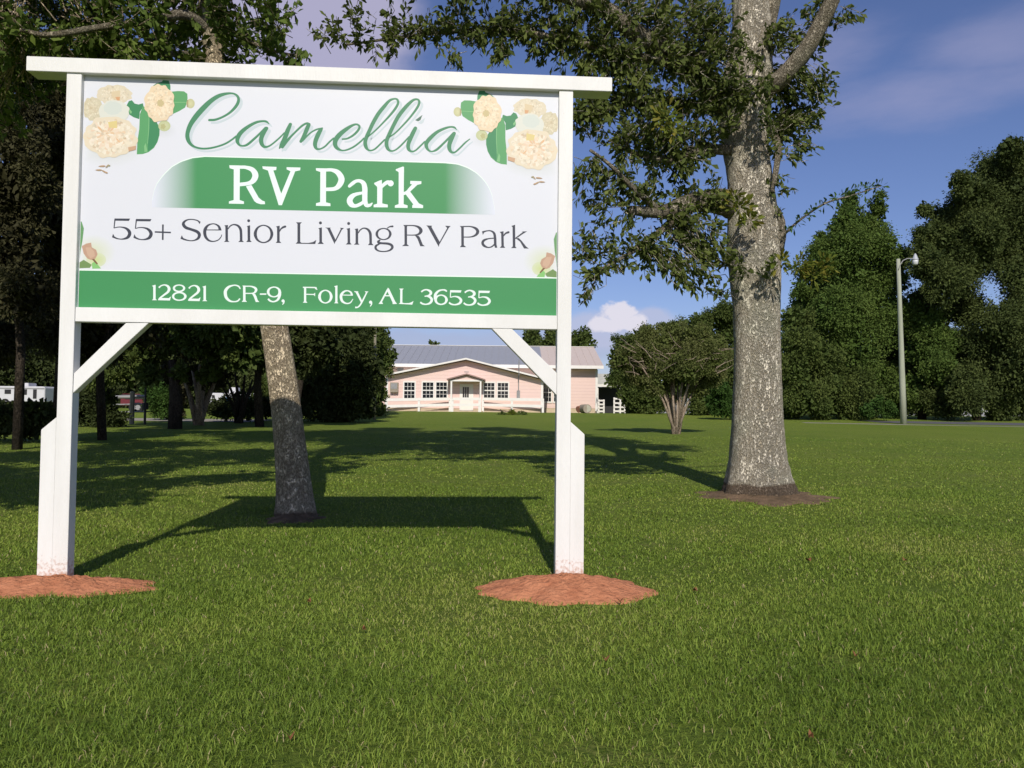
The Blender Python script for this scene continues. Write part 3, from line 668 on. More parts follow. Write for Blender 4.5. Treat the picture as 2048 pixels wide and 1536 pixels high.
    bloom(580, 930, 440, 335, CR, LT, WM, 26, 23)
    for i in range(26):
        a = r_.uniform(0, 6.28); rr = r_.random() ** .6
        petal(500 + 190 * rr * math.cos(a), 880 + 150 * rr * math.sin(a), a + r_.uniform(-.4, .4), r_.uniform(70, 120), r_.uniform(28, 52), lerp(lerp(LT, WM, r_.random()), (.9, .87, .78), r_.random() * .5))
    poly([(540,690),(690,665),(690,790),(560,780)], s2l((226, 208, 142)))
    poly([(870,1100),(1000,1075),(995,1140),(880,1170)], s2l((206, 168, 134)))
    bloom(1382, 380, 245, 305, s2l((240, 220, 186)), s2l((248, 236, 210)), s2l((236, 204, 160)), 20, 24)
    blob(1400, 380, 55, 60, s2l((206, 190, 142)), .15, 8)
    for (x, y, l, a) in ((330,1472,110,0), (430,1470,90,.5), (380,1412,120,-.05), (500,1440,80,-.8), (470,1500,70,.3), (540,1400,40,0)):
        petal(x, y, a, l, 26, s2l((156 + int(r_.random() * 40), 160, 126)))
    return pr
def clipped(pr, name):
    for i, (x, y, z) in enumerate(pr.v):      # keep the print inside the panel
        p = Vector((x, y, z)) - O; u = p.dot(U); uc = min(max(u, .004), SW - .004); zc = min(p.z, HB0 - .004)
        q = S(uc, zc, p.dot(B)); pr.v[i] = tuple(q)
    return pr.build(name, panel)
clipped(camellias(False), 'printed_camellias'); clipped(camellias(True), 'printed_camellias')
def buds(mirror):
    DEP[0] = PD - .00006
    pr = Print(); K = (130, 420, 4.016)
    def P(x, y):
        u, z = spix(K[0] + x / K[2], K[1] + y / K[2], PD)
        return (SW - u, z + .004) if mirror else (u, z)
    pan = (.775, .798, .855)
    def fan(cx, cy, rx, ry, c0, c1, n=24):
        pts = [P(cx, cy)] + [P(cx + rx * math.cos(a), cy + ry * math.sin(a)) for a in np.linspace(0, 2 * math.pi, n + 1)[:-1]]
        pr.tri(pts, [c0] + [c1] * n, [(0, 1 + i, 1 + (i + 1) % n) for i in range(n)])
    fan(220, 340, 190, 145, s2l((216, 224, 186)), pan); fan(250, 400, 80, 60, s2l((206, 218, 150)), s2l((216, 224, 192)))
    pr.poly([P(*q) for q in [(100,90),(135,95),(152,150),(140,250),(125,330),(112,400),(95,430),(90,200)]], s2l((110, 160, 108)))
    pr.poly([P(*q) for q in [(100,420),(150,400),(215,440),(200,465),(120,468),(100,470)]], s2l((120, 150, 92)))
    pr.poly([P(*q) for q in [(215,430),(240,410),(290,470),(220,472)]], s2l((140, 200, 120)))
    pr.poly([P(*q) for q in [(135,290),(170,270),(210,262),(215,300),(250,320),(262,355),(245,390),(210,402),(180,390),(150,350)]], s2l((196, 160, 136)))
    pr.poly([P(*q) for q in [(165,300),(205,300),(235,335),(240,370),(205,390),(180,360)]], s2l((208, 176, 150)))
    pr.poly([P(*q) for q in [(215,395),(235,392),(265,432),(255,438)]], s2l((130, 100, 70)))
    return pr
clipped(buds(False), 'printed_bud'); clipped(buds(True), 'printed_bud')

# ================================================================= TREES
def bark_mat(name, c0, c1, scale=7, depth=.03, st=(1, 1, .22), foot=0):
    M = bpy.data.materials.new(name); M.use_nodes = True; t = M.node_tree; b = t.nodes['Principled BSDF']
    b.inputs['Roughness'].default_value = .95; b.inputs['Specular IOR Level'].default_value = .1
    tc = N(t, 'ShaderNodeTexCoord'); mp = N(t, 'ShaderNodeMapping'); mp.inputs['Scale'].default_value = st; L(t, tc.outputs['Object'], mp.inputs[0])
    def nz(sc, det, vec, dist=0.0):
        n_ = N(t, 'ShaderNodeTexNoise'); n_.inputs['Scale'].default_value = sc; n_.inputs['Detail'].default_value = det; n_.inputs['Roughness'].default_value = .65; n_.inputs['Distortion'].default_value = dist
        L(t, vec, n_.inputs['Vector']); return n_.outputs[0]
    mp2 = N(t, 'ShaderNodeMapping'); mp2.inputs['Scale'].default_value = (1, 1, .6); L(t, tc.outputs['Object'], mp2.inputs[0])
    a1 = nz(scale * 1.7, 5, mp.outputs[0], .6); a2 = nz(scale * 5.5, 6, mp2.outputs[0], .3)
    sm = N(t, 'ShaderNodeMath', operation='MULTIPLY_ADD'); L(t, a1, sm.inputs[0]); sm.inputs[1].default_value = .38
    sm2 = N(t, 'ShaderNodeMath', operation='MULTIPLY'); L(t, a2, sm2.inputs[0]); sm2.inputs[1].default_value = .62; L(t, sm2.outputs[0], sm.inputs[2])
    mu = N(t, 'ShaderNodeMapRange', interpolation_type='SMOOTHSTEP'); mu.inputs[1].default_value = .40; mu.inputs[2].default_value = .58; L(t, sm.outputs[0], mu.inputs[0])
    mu2 = N(t, 'ShaderNodeMath', operation='MULTIPLY_ADD'); L(t, mu.outputs[0], mu2.inputs[0]); mu2.inputs[1].default_value = .92; mu2.inputs[2].default_value = .06; mu2.use_clamp = True
    mx = N(t, 'ShaderNodeMix', data_type='RGBA'); L(t, mu2.outputs[0], mx.inputs[0]); mx.inputs[6].default_value = (*c0, 1); mx.inputs[7].default_value = (*c1, 1)
    n3 = N(t, 'ShaderNodeTexNoise'); n3.inputs['Scale'].default_value = 2.3; n3.inputs['Detail'].default_value = 5; L(t, tc.outputs['Object'], n3.inputs['Vector'])
    m3 = N(t, 'ShaderNodeMapRange'); m3.inputs[1].default_value = .48; m3.inputs[2].default_value = .68; m3.inputs[4].default_value = .4; L(t, n3.outputs[0], m3.inputs[0])
    mx2 = N(t, 'ShaderNodeMix', data_type='RGBA'); L(t, m3.outputs[0], mx2.inputs[0]); L(t, mx.outputs[2], mx2.inputs[6]); mx2.inputs[7].default_value = (c1[0] * .75, c1[1] * .85, c1[2] * .8, 1)
    last = mx2.outputs[2]
    if foot:      # the lowest bark is stained with brown soil
        sx = N(t, 'ShaderNodeSeparateXYZ'); L(t, tc.outputs['Object'], sx.inputs[0])
        q = N(t, 'ShaderNodeMath', operation='MULTIPLY_ADD'); L(t, n3.outputs[0], q.inputs[0]); q.inputs[1].default_value = -.12; L(t, sx.outputs[2], q.inputs[2])
        m4 = N(t, 'ShaderNodeMapRange'); m4.inputs[1].default_value = foot - .03 - .06; m4.inputs[2].default_value = foot + .0 - .06; m4.inputs[3].default_value = .85; m4.inputs[4].default_value = 0; L(t, q.outputs[0], m4.inputs[0])
        mx4 = N(t, 'ShaderNodeMix', data_type='RGBA'); L(t, m4.outputs[0], mx4.inputs[0]); L(t, last, mx4.inputs[6]); mx4.inputs[7].default_value = (.15, .10, .065, 1); last = mx4.outputs[2]
    L(t, last, b.inputs['Base Color'])
    bp = N(t, 'ShaderNodeBump'); bp.inputs['Strength'].default_value = 1; bp.inputs['Distance'].default_value = depth
    L(t, mu.outputs[0], bp.inputs['Height']); L(t, bp.outputs[0], b.inputs['Normal'])
    return M
M_oakbark = bark_mat('oak_bark', (.38, .325, .235), (.78, .71, .57), 10, .05, (1, 1, .40), .17)
M_shadelimb = bark_mat('shaded_limb_bark', (.15, .125, .085), (.42, .37, .28), 12, .03, (1, 1, .6))  # darker bark for the limbs, with their shade put into the colour
M_bark2 = bark_mat('speckled_bark', (.27, .21, .14), (.78, .65, .46), 12, .03, (1, 1, .6), .05)
M_bark3 = bark_mat('dark_bark', (.025, .020, .015), (.075, .06, .045), 5, .03)
M_palebark = bark_mat('smooth_bark', (.16, .12, .09), (.36, .29, .22), 4, .01)
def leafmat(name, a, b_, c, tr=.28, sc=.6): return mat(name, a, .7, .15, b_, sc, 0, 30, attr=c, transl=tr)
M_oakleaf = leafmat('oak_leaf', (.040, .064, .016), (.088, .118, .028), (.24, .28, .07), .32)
M_leanleaf = leafmat('broad_leaf', (.045, .080, .015), (.090, .145, .026), (.22, .29, .06), .30)
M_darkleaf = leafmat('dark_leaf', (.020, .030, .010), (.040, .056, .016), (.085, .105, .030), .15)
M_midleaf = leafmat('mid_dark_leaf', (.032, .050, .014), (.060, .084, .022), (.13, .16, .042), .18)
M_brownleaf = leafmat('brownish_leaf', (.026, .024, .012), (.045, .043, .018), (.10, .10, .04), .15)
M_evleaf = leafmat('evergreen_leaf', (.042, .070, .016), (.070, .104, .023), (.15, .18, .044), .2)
M_cypleaf = leafmat('cypress_leaf', (.056, .104, .020), (.085, .138, .026), (.15, .20, .045), .22)
M_myrtle = leafmat('myrtle_leaf', (.080, .115, .026), (.125, .155, .038), (.22, .22, .09), .28)
M_hedge = leafmat('hedge_leaf', (.030, .070, .014), (.055, .110, .020), (.09, .16, .03), .25)
M_sprig = leafmat('yellow_green_leaf', (.11, .16, .025), (.16, .20, .03), (.26, .22, .04), .35)

def clouds(centers, radii, leaf, cov, asp=.42, depth=1.0, clump=.34, gap=0.0, per=8):
    """leaf faces gathered in clumps inside spheres"""
    V = []; vv = []
    for c, R_ in zip(centers, radii):
        K = max(5, int(7 * max(R_ / (leaf * 6), 1) ** 1.6)); K = min(K, 70)
        d = rnd_dirs(K); rr = rng.uniform(.25, 1, K) ** .5
        cc = np.array(c) + d * (rr * R_)[:, None] * np.array([1, depth, 1]) * .86
        cr = R_ * clump * rng.uniform(.55, 1.25, K)
        n = int(1.9 * cov * math.pi * R_ * R_ / (leaf * leaf * asp * .5)); n = max(n, 30)
        w = cr ** 2; w /= w.sum(); k = rng.choice(K, n, p=w)
        dd = rnd_dirs(n); q = cc[k] + dd * (cr[k] * rng.uniform(0, 1, n) ** .55 * (1 + .8 * rng.uniform(0, 1, n) ** 5))[:, None]
        di = dd * .7 + rnd_dirs(n) * .6 + np.array([0, 0, -.25]); di /= np.linalg.norm(di, axis=1, keepdims=True)
        l = leaf * rng.uniform(.6, 1.3, n)
        V.append(leaf_quads(q, di, l, l * asp * rng.uniform(.8, 1.3, n)))
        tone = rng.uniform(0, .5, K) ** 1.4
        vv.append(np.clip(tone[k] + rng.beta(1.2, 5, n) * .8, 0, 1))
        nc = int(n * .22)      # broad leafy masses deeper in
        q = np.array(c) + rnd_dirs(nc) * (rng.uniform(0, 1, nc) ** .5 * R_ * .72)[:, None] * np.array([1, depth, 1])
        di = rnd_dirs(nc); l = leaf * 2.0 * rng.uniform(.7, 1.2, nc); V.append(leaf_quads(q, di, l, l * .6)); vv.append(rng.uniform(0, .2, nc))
    return np.concatenate(V), np.concatenate(vv)
def px2m(px, Y): return px * Y / F
def crown_part(name, V, v, m, parent): return fast_mesh(name, V, 4, m, parent, v, faces=[(0, 1, 2), (0, 2, 3)])
def blob_tree(name, label, cat, group, Y, blobs, leaf, cov, m, trunks=(), bark=None, depth=.8, asp=.45, dj=.12, base=None, clump=.34, crown_name='crown', swell=1.3):
    bx = np.mean([b[0] for b in blobs]) if base is None else base[0]
    p = at(bx, 800, Y); root = thing(name, label, cat, (p.x, Y, float(gz(p.x, Y))), group)
    cs = []; rs = []
    blobs = [(b[0], b[1], b[2] * swell, *b[3:]) for b in blobs]
    for b in blobs:
        R_ = px2m(b[2], Y); Yb = Y + (b[3] if len(b) > 3 else rng.uniform(-1, 1) * R_ * 1.2); c = at(b[0], b[1], Yb); cs.append(tuple(c)); rs.append(R_)
    V, v = clouds(cs, rs, leaf, cov, asp, depth, clump)
    V[..., 2] = np.maximum(V[..., 2], gz(V[..., 0], V[..., 1]) + .01)
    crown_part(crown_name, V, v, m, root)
    if trunks:
        mb = MB()
        for tr in trunks:
            pts = [at(q[0], q[1], Y + (q[3] if len(q) > 3 else 0)) for q in tr]; pts = [Vector(p_) for p_ in pts]
            g0 = float(gz(pts[0].x, pts[0].y)); 
            if abs(pts[0].z - g0) < 1.2: pts[0].z = g0 - .05
            mb.tube(pts, [px2m(q[2], Y) for q in tr], 8, True, .08)
        mb.build('trunk', bark or M_bark3, root, smooth=True)
    return root
def smooth_path(P, n=6):
    Q = catmull(P, n); return Q

def near_tree(name, label, cat, bark, leafm, limbs, blobs, off, leaf, Y0, per=10, spread=.16, cov=1.0, flute=None, asp=.34):
    """limbs: list of [(x, y, halfwidth px, Y)]; the first is the trunk. blobs: (x, y, r, Y, cover). off: world spheres above the frame"""
    b0 = limbs[0][0]; p0 = at(b0[0], b0[1], b0[3]); root = thing(name, label, cat, (p0.x, p0.y, float(gz(p0.x, p0.y))))
    sk = []
    for i, lb in enumerate(limbs):
        W_ = []
        for (x, y, hw, Y) in lb:
            p = at(x, y, Y); W_.append((p.x, p.y, p.z, hw * Y / F))
        Q = smooth_path(W_, 8 if i == 0 else 5)
        if i == 0:
            g0 = float(gz(Q[0][0], Q[0][1])); Q[0][2] = g0 - .08
        mb = MB(); mb.tube([q[:3] for q in Q], [q[3] for q in Q], 40 if i == 0 else 12, True, .015 if i == 0 else .04, flute if i == 0 else None)
        mb.build('trunk' if i == 0 else 'limb', bark if i == 0 else M_shadelimb, root, smooth=True)
        for q in Q: sk.append(q[:3])
    cl = []
    for (x, y, r, Y, cv) in blobs:
        c = at(x, y, Y); R_ = px2m(r, Y)
        n = int(cv * cov * math.pi * R_ * R_ / (spread * spread * .62)) + 2
        d = rnd_dirs(n) * (rng.uniform(0, 1, n) ** (1 / 2.6))[:, None] * R_ * np.array([1, 1.1, 1])
        cl.append(np.array(c) + d)
    cl = np.concatenate(cl)
    SK = np.array(sk); n = len(cl)
    near = SK[[int(np.argmin(((SK - c) ** 2).sum(1))) for c in cl]]
    din = near - cl; dist = np.linalg.norm(din, axis=1, keepdims=True) + 1e-6; din /= dist
    # twigs: a fine forking lattice from the leaf clusters back towards the limbs
    T = []
    for i in range(n):
        l = min(float(dist[i][0]) * .55, .75) if rng.random() < .6 else .2
        a = cl[i] - din[i] * .05; mid = cl[i] + din[i] * l * .5 + rng.normal(size=3) * .04 + np.array([0, 0, -.03]); b = cl[i] + din[i] * l + rng.normal(size=3) * .05
        r0, r1 = .0028, .0028 + .010 * l
        for p, q, ra, rb in ((a, mid, r0, (r0 + r1) / 2), (mid, b, (r0 + r1) / 2, r1)):
            d = q - p; s = np.cross(d, [0, 0, 1.]); s /= np.linalg.norm(s) + 1e-9; u = np.cross(s, d); u /= np.linalg.norm(u) + 1e-9
            ang = [0, 2.094, 4.189]; T.append([p + (s * math.cos(g) + u * math.sin(g)) * ra for g in ang] + [q + (s * math.cos(g) + u * math.sin(g)) * rb for g in ang])
    fast_mesh('twigs', np.array(T), 6, bark, root, faces=[(0, 1, 4, 3), (1, 2, 5, 4), (2, 0, 3, 5)])
    k = np.repeat(np.arange(n), per); m_ = len(k)
    t = rng.uniform(0, 1, m_); base = cl[k] + din[k] * (t * spread * 1.3)[:, None] + rng.normal(size=(m_, 3)) * spread * .13
    di = -din[k] * .75 + rnd_dirs(m_) * .9 + np.array([0, 0, -.18]); di /= np.linalg.norm(di, axis=1, keepdims=True)
    ll = leaf * rng.uniform(.55, 1.25, m_); V = leaf_quads(base, di, ll, ll * asp * rng.uniform(.8, 1.2, m_), .12, .12)
    tone = rng.uniform(0, .55, n) ** 1.6; v = np.clip(tone[k] + rng.beta(1.2, 6, m_) * .7, 0, 1)
    if off:
        off = [(o[0], o[1], max(o[2], 1.2 + .535 * (o[1] + o[3]) + o[3] * 1.25), o[3], o[4]) for o in off]
        V2, v2 = clouds([o[:3] for o in off], [o[3] for o in off], leaf * 2.2, off[0][4], .5, 1.0, .36)
        V = np.concatenate([V, V2]); v = np.concatenate([v, v2])
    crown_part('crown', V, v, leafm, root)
    return root

# ---- the big oak right of the sign
def oak_flute(s, t):
    base = max(0, 1 - s * 7)
    return 1 + base * .20 * (.5 + .5 * math.cos(5 * t + .8)) * 1.0 + .012 * math.cos(9 * t + 3 * s) + .02 * math.sin(3 * t + s * 9) - .07 * math.exp(-((t - 4.05) / .10) ** 2) + .04 * math.exp(-((t - 3.82) / .14) ** 2)
OY = po.y
oak_limbs = [
 [(1517,1003,74,OY),(1517,985,69,OY),(1516,950,61,OY),(1515,900,54.5,OY),(1514,830,49.5,OY),(1514,720,45.5,OY),(1512,620,46,OY),(1509,540,51,OY),(1507,490,53,OY),(1505,420,48,OY),(1499,350,44,OY),(1490,280,46,OY),(1487,220,51,OY),(1495,160,50,OY),(1503,80,40,OY),(1500,0,36,OY + .1),(1490,-120,34,OY + .2),(1480,-320,28,OY + .3),(1470,-600,20,OY + .4),(1460,-900,10,OY + .5)],
 [(1486,230,34,OY),(1443,200,30,OY - .15),(1396,153,26,OY - .3),(1359,116,22,OY - .5),(1276,69,19,OY - .8),(1216,23,17,OY - 1),(1128,-8,14,OY - 1.3),(1000,-40,10,OY - 1.6),(860,-30,6,OY - 1.8)],
 [(1500,215,26,OY),(1530,178,22,OY - .2),(1563,157,19,OY - .4),(1610,102,17,OY - .6),(1642,46,16,OY - .7),(1668,-10,15,OY - .8),(1720,-160,11,OY - .7)],
 [(1420,180,14,OY - .3),(1378,139,10,OY - .5),(1239,106,8,OY - .9),(1100,74,7,OY - 1.1),(980,60,5,OY - 1.2),(840,70,3.5,OY - 1.3),(690,90,2,OY - 1.4)],
 [(1460,225,12,OY),(1387,208,8,OY - .3),(1285,204,7,OY - .5),(1153,231,6.5,OY - .7),(1080,270,4,OY - .8)],
 [(1470,410,30,OY),(1430,402,25,OY - .2),(1378,407,19,OY - .4),(1322,424,13,OY - .6),(1258,420,9,OY - .8)],
 [(1380,410,9,OY - .4),(1330,455,7,OY - .5),(1270,500,5,OY - .7),(1200,540,3,OY - .9)],
 [(1322,424,7,OY - .6),(1270,380,6,OY - .9),(1220,330,4,OY - 1.1),(1180,300,3,OY - 1.2)],
 [(1470,300,12,OY),(1400,300,9,OY - .4),(1330,320,7,OY - .6),(1250,300,4,OY - .8)],
 [(1535,250,12,OY),(1556,290,7,OY - .2),(1552,340,6,OY - .3),(1544,385,4,OY - .3)],
 [(1500,120,20,OY),(1530,60,18,OY + .2),(1545,0,17,OY + .3),(1570,-100,14,OY + .5)],
 [(1545,500,22,OY - .1),(1553,460,19,OY - .12),(1551,425,12,OY - .1),(1549,412,4,OY - .1)],
 [(1556,480,3,OY - .2),(1600,440,2.4,OY - .3),(1650,407,2,OY - .35),(1700,392,1.5,OY - .4),(1762,372,1,OY - .4)],
]
D = OY
ob = [(640,60,34,D-1.6,.5),(700,40,50,D-1.5,.55),(760,100,40,D-1.4,.4),(790,30,55,D-1.4,.8),(860,70,50,D-1.3,.8),(930,30,60,D-1.3,1.2),(990,70,55,D-1.2,1.3),(905,115,28,D-1.4,.7),(1010,120,30,D-1.2,.9),(1060,20,70,D-1.1,1.5),(1110,90,55,D-1,1.5),(1170,40,75,D-1,1.6),(1230,100,60,D-.9,1.6),(1290,40,80,D-.8,1.6),(1320,130,65,D-.7,1.7),(1390,60,80,D-.6,1.7),(1270,180,45,D-.8,1.5),
 (1400,170,60,D-.6,1.6),(1450,110,60,D-.7,1.3),(1340,230,60,D-.7,1.5),(1200,200,46,D-.9,2.0),(1180,150,40,D-.9,1.5),(1170,230,36,D-.9,1.6),(1290,240,50,D-.8,1.8),(1240,150,50,D-.9,1.8),(1410,260,50,D-.5,1.5),(1190,260,40,D-.9,.8),(1250,290,50,D-.8,1.0),(1320,300,50,D-.6,1.2),(1380,340,50,D-.5,1.4),(1180,340,42,D-1,.9),(1240,370,50,D-.8,1.1),(1300,380,45,D-.7,1.2),(1420,400,42,D-.4,1.7),(1360,430,50,D-.5,1.7),(1190,410,38,D-.9,.8),(1170,480,40,D-.9,.9),(1240,480,50,D-.8,.9),(1300,490,42,D-.7,1.1),(1400,480,50,D-.5,1.7),(1180,545,32,D-.9,.8),(1330,530,42,D-.6,1.0),(1390,545,46,D-.5,1.3),(1440,500,35,D-.5,1.5),(1430,575,24,D-.5,.8),(1250,540,26,D-.8,.6),(1160,590,20,D-.9,.5),(1370,575,22,D-.6,.5),
 (1470,170,40,D-.8,1.0),(1500,190,45,D-.7,1.3),(1500,100,26,D-.7,.5),(1460,60,40,D-.7,.9),(1590,60,45,D-.3,.7),(1570,110,50,D-.2,.8),(1640,30,40,D-.4,.7),(1690,40,22,D-.6,.5),(1720,30,14,D-.6,.4),(1650,90,28,D-.4,.5),(1620,190,36,D-.2,.7),(1580,200,46,D-.1,1.1),(1570,250,44,D-.1,1.4),(1600,240,50,D-.1,.9),(1650,180,24,D-.3,.5),(1560,170,40,D-.2,.9),(1545,290,26,D-.3,.8),(1600,310,18,D-.3,.5),(1645,165,28,D-.3,.9),(1655,225,24,D-.3,.8),(1625,285,20,D-.3,.8),(1600,150,34,D-.4,1.),(1550,60,30,D-.4,.9),(1530,230,24,D-.7,.8),(1470,220,26,D-.8,.8),(1575,370,24,D-.3,.35),(1565,420,14,D-.3,.3),
 (1480,535,26,D-.65,.35),(1545,535,22,D-.6,.4)]
off = [(-2.5,8.5,6.6,1.5,1.0),(-.6,8,7.4,1.7,1.),(1.2,9,7.0,1.6,1.),(3.4,10,7.6,1.6,1.),(-1.5,10,9.6,1.9,1.),(1,9.5,10.4,2,1.),(3.0,11,10.2,1.8,1.),(-.5,11,12.4,2,1.),(2,11,13.2,1.8,1.),(.6,12,15.2,1.6,1.),(-3.4,11.5,8.6,1.6,1.),(4.4,9.0,8.6,1.1,1.),(-2.6,12,11.4,1.5,1.)]
near_tree('oak_tree', 'big grey-barked oak with a thick straight trunk right of the sign', 'tree', M_oakbark, M_oakleaf, oak_limbs, ob, off, .100, OY, per=13, spread=.15, cov=1.25, flute=oak_flute, asp=.42)
# yellow-green shoots on the trunk and the long trailing shoot
def sprig(parent, spots, leaf, m, n, name='shoots'):
    Q = []; 
    for (x, y, r, Y) in spots:
        c = np.array(at(x, y, Y)); k = int(n * r / 20) + 4; d = rnd_dirs(k); Q.append((c + d * (rng.uniform(0, 1, k) ** .6)[:, None] * px2m(r, Y), d))
    q = np.concatenate([a for a, _ in Q]); d = np.concatenate([b for _, b in Q]); d = d + np.array([0, -.3, .1]); d /= np.linalg.norm(d, axis=1, keepdims=True)
    l = leaf * rng.uniform(.6, 1.3, len(q)); V = leaf_quads(q, d, l, l * .36, .15, .1)
    crown_part(name, V, rng.uniform(0, 1, len(q)) ** 2, m, parent)
oak = [o for o in C.objects if o.name == 'oak_tree'][0]
for grp in ([(1480,415,22,D-.6),(1500,440,16,D-.62),(1470,395,10,D-.6)], [(1625,550,22,D-.5),(1600,530,20,D-.5),(1650,530,16,D-.5)], [(1562,525,16,D-.6)], [(1330,235,24,D-1.2),(1345,260,14,D-1.2)]): sprig(oak, grp, .10, M_sprig, 70, 'shoot')
tw = [(1556 + (1762 - 1556) * s, 480 - 108 * (1 - (1 - s) ** 1.8), 5, D - .35) for s in np.linspace(.08, 1, 26)]
sprig(oak, tw + [(1730,385,14,D-.4),(1700,395,12,D-.4),(1760,375,7,D-.4)], .075, M_hedge, 10, 'trailing_shoot')

# ---- the leaning tree behind the sign
LY = 7.9
pb = ground(590, 1030); LY = pb.y
lean = lambda z: LY + .1 * z
ll = [
 [(592,1042,46,LY),(591,1030,42,LY),(589,990,36,LY + .02),(584,930,32.5,LY + .04),(577,860,30,LY + .08),(569,790,29,LY + .12),(559,720,28,LY + .16),(548,650,27,LY + .2),(528,540,25,LY + .25),(500,410,24,LY + .3),(468,290,22,LY + .4),(443,190,20,LY + .5),(430,120,20,LY + .55),(424,50,21,LY + .6),(418,-20,22,LY + .7),(405,-160,20,LY + .8),(395,-400,16,LY + 1),(390,-700,9,LY + 1.2)],
 [(424,70,12,LY + .6),(370,30,10,LY + .3),(280,45,8,LY),(200,55,7,LY - .2),(100,70,6,LY - .4),(40,60,4,LY - .5)],
 [(420,0,12,LY + .7),(480,-30,9,LY + .6),(540,-60,7,LY + .5)],
 [(424,60,9,LY + .6),(470,70,5,LY + .3),(540,100,3,LY + .2),(600,112,2,LY + .1)],
 [(435,140,9,LY + .6),(380,110,7,LY + .5),(300,110,5,LY + .3)],
]
lb = []
for x in range(-60, 561, 58):
    for y in (-60, -10, 45, 95):
        if x > 500 and y > 60: continue
        lb.append((x + rng.uniform(-14, 14), y + rng.uniform(-12, 12), 50, LY + rng.uniform(-.4, 1.8), 1.8 if x < 380 else 1.45))
lb += [(560,110,26,LY,.9),(600,118,20,LY,.7),(540,60,30,LY + .3,1.2),(575,20,22,LY + .3,.9),(550,90,30,LY + .2,1.2),(0,160,55,LY + .6,1.3),(60,170,45,LY + 1,1.2),(-30,230,50,LY + .8,1.2),(90,130,50,LY + .9,1.3),(20,245,40,LY + 1.2,.9),(300,125,40,LY + .5,1.1),(200,120,40,LY + .5,1.1),(400,120,40,LY + .6,1.1),(470,115,36,LY + .6,1.2),(160,95,50,LY + .9,1.4)]
loff = [(-4.3,3.2,4.3,.65,1.3),(-5.3,3.4,4.6,.9,1.3),(-6.4,3.8,4.9,1.1,1.3),(-7.6,4.2,5.2,1.2,1.3),(-4.5,4.3,4.8,.8,1.2),(-3.5,4.9,5.1,.65,1.2),(-5.6,5,5.4,1.,1.3),(-2.6,5.8,5.4,.6,1.),(-7,6,5.6,1.4,1.3),(-8.5,6.2,5.6,1.5,1.3),(-4.6,7.2,6.6,1.2,1.3),(-8,8,6.2,1.6,1.3),(-2.6,8,6.6,1.2,1.),(-6,10,8.2,2.0,1.),(-3.4,10,8.4,2,1.),(-5,12,11,2.1,1.),(-3.6,13,13.2,1.6,1.),(-7.6,12,10.5,1.6,1.)]
near_tree('leaning_tree', 'leaning tree with a speckled pale trunk behind the sign', 'tree', M_bark2, M_leanleaf, ll, lb, loff, .10, LY, per=10, spread=.17, cov=1.0, asp=.55)

# ---- the dark wood on the left, behind the sign
DT = 'dark trees of the wood left of the house'
def spread_blobs(x0, x1, y0, y1, step, r, j=.35):
    out = []
    for x in np.arange(x0, x1 + 1, step):
        for y in np.arange(y0, y1 + 1, step):
            out.append((x + rng.uniform(-j, j) * step, y + rng.uniform(-j, j) * step, r * rng.uniform(.8, 1.15)))
    return out
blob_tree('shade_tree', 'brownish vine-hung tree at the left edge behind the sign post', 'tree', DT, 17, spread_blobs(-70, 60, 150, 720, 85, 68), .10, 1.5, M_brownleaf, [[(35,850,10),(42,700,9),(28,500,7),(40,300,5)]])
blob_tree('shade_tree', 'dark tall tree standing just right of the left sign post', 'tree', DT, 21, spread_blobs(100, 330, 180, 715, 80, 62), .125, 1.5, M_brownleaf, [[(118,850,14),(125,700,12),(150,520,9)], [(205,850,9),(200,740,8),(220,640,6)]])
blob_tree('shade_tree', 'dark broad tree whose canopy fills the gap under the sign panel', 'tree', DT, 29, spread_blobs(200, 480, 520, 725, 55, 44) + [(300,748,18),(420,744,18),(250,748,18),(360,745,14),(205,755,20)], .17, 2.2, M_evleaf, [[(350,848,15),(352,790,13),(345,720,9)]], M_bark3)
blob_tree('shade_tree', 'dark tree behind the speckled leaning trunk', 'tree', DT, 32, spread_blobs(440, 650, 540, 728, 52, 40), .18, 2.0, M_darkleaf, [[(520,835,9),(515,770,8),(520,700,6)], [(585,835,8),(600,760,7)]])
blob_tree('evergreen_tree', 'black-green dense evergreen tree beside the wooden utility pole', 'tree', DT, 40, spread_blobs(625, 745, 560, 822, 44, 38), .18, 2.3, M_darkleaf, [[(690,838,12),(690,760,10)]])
blob_tree('evergreen_tree', 'green-edged evergreen tree overlapping the left end of the pink house', 'tree', DT, 50, [(735,640,26),(742,690,26),(757,680,20),(748,735,26),(765,730,18),(768,705,14),(742,780,24),(756,790,16),(745,815,20),(760,818,9),(762,762,10),(726,820,22),(782,712,7),(789,704,4),(730,600,25)], .17, 1.8, M_evleaf, [[(752,836,8),(750,760,6)]])
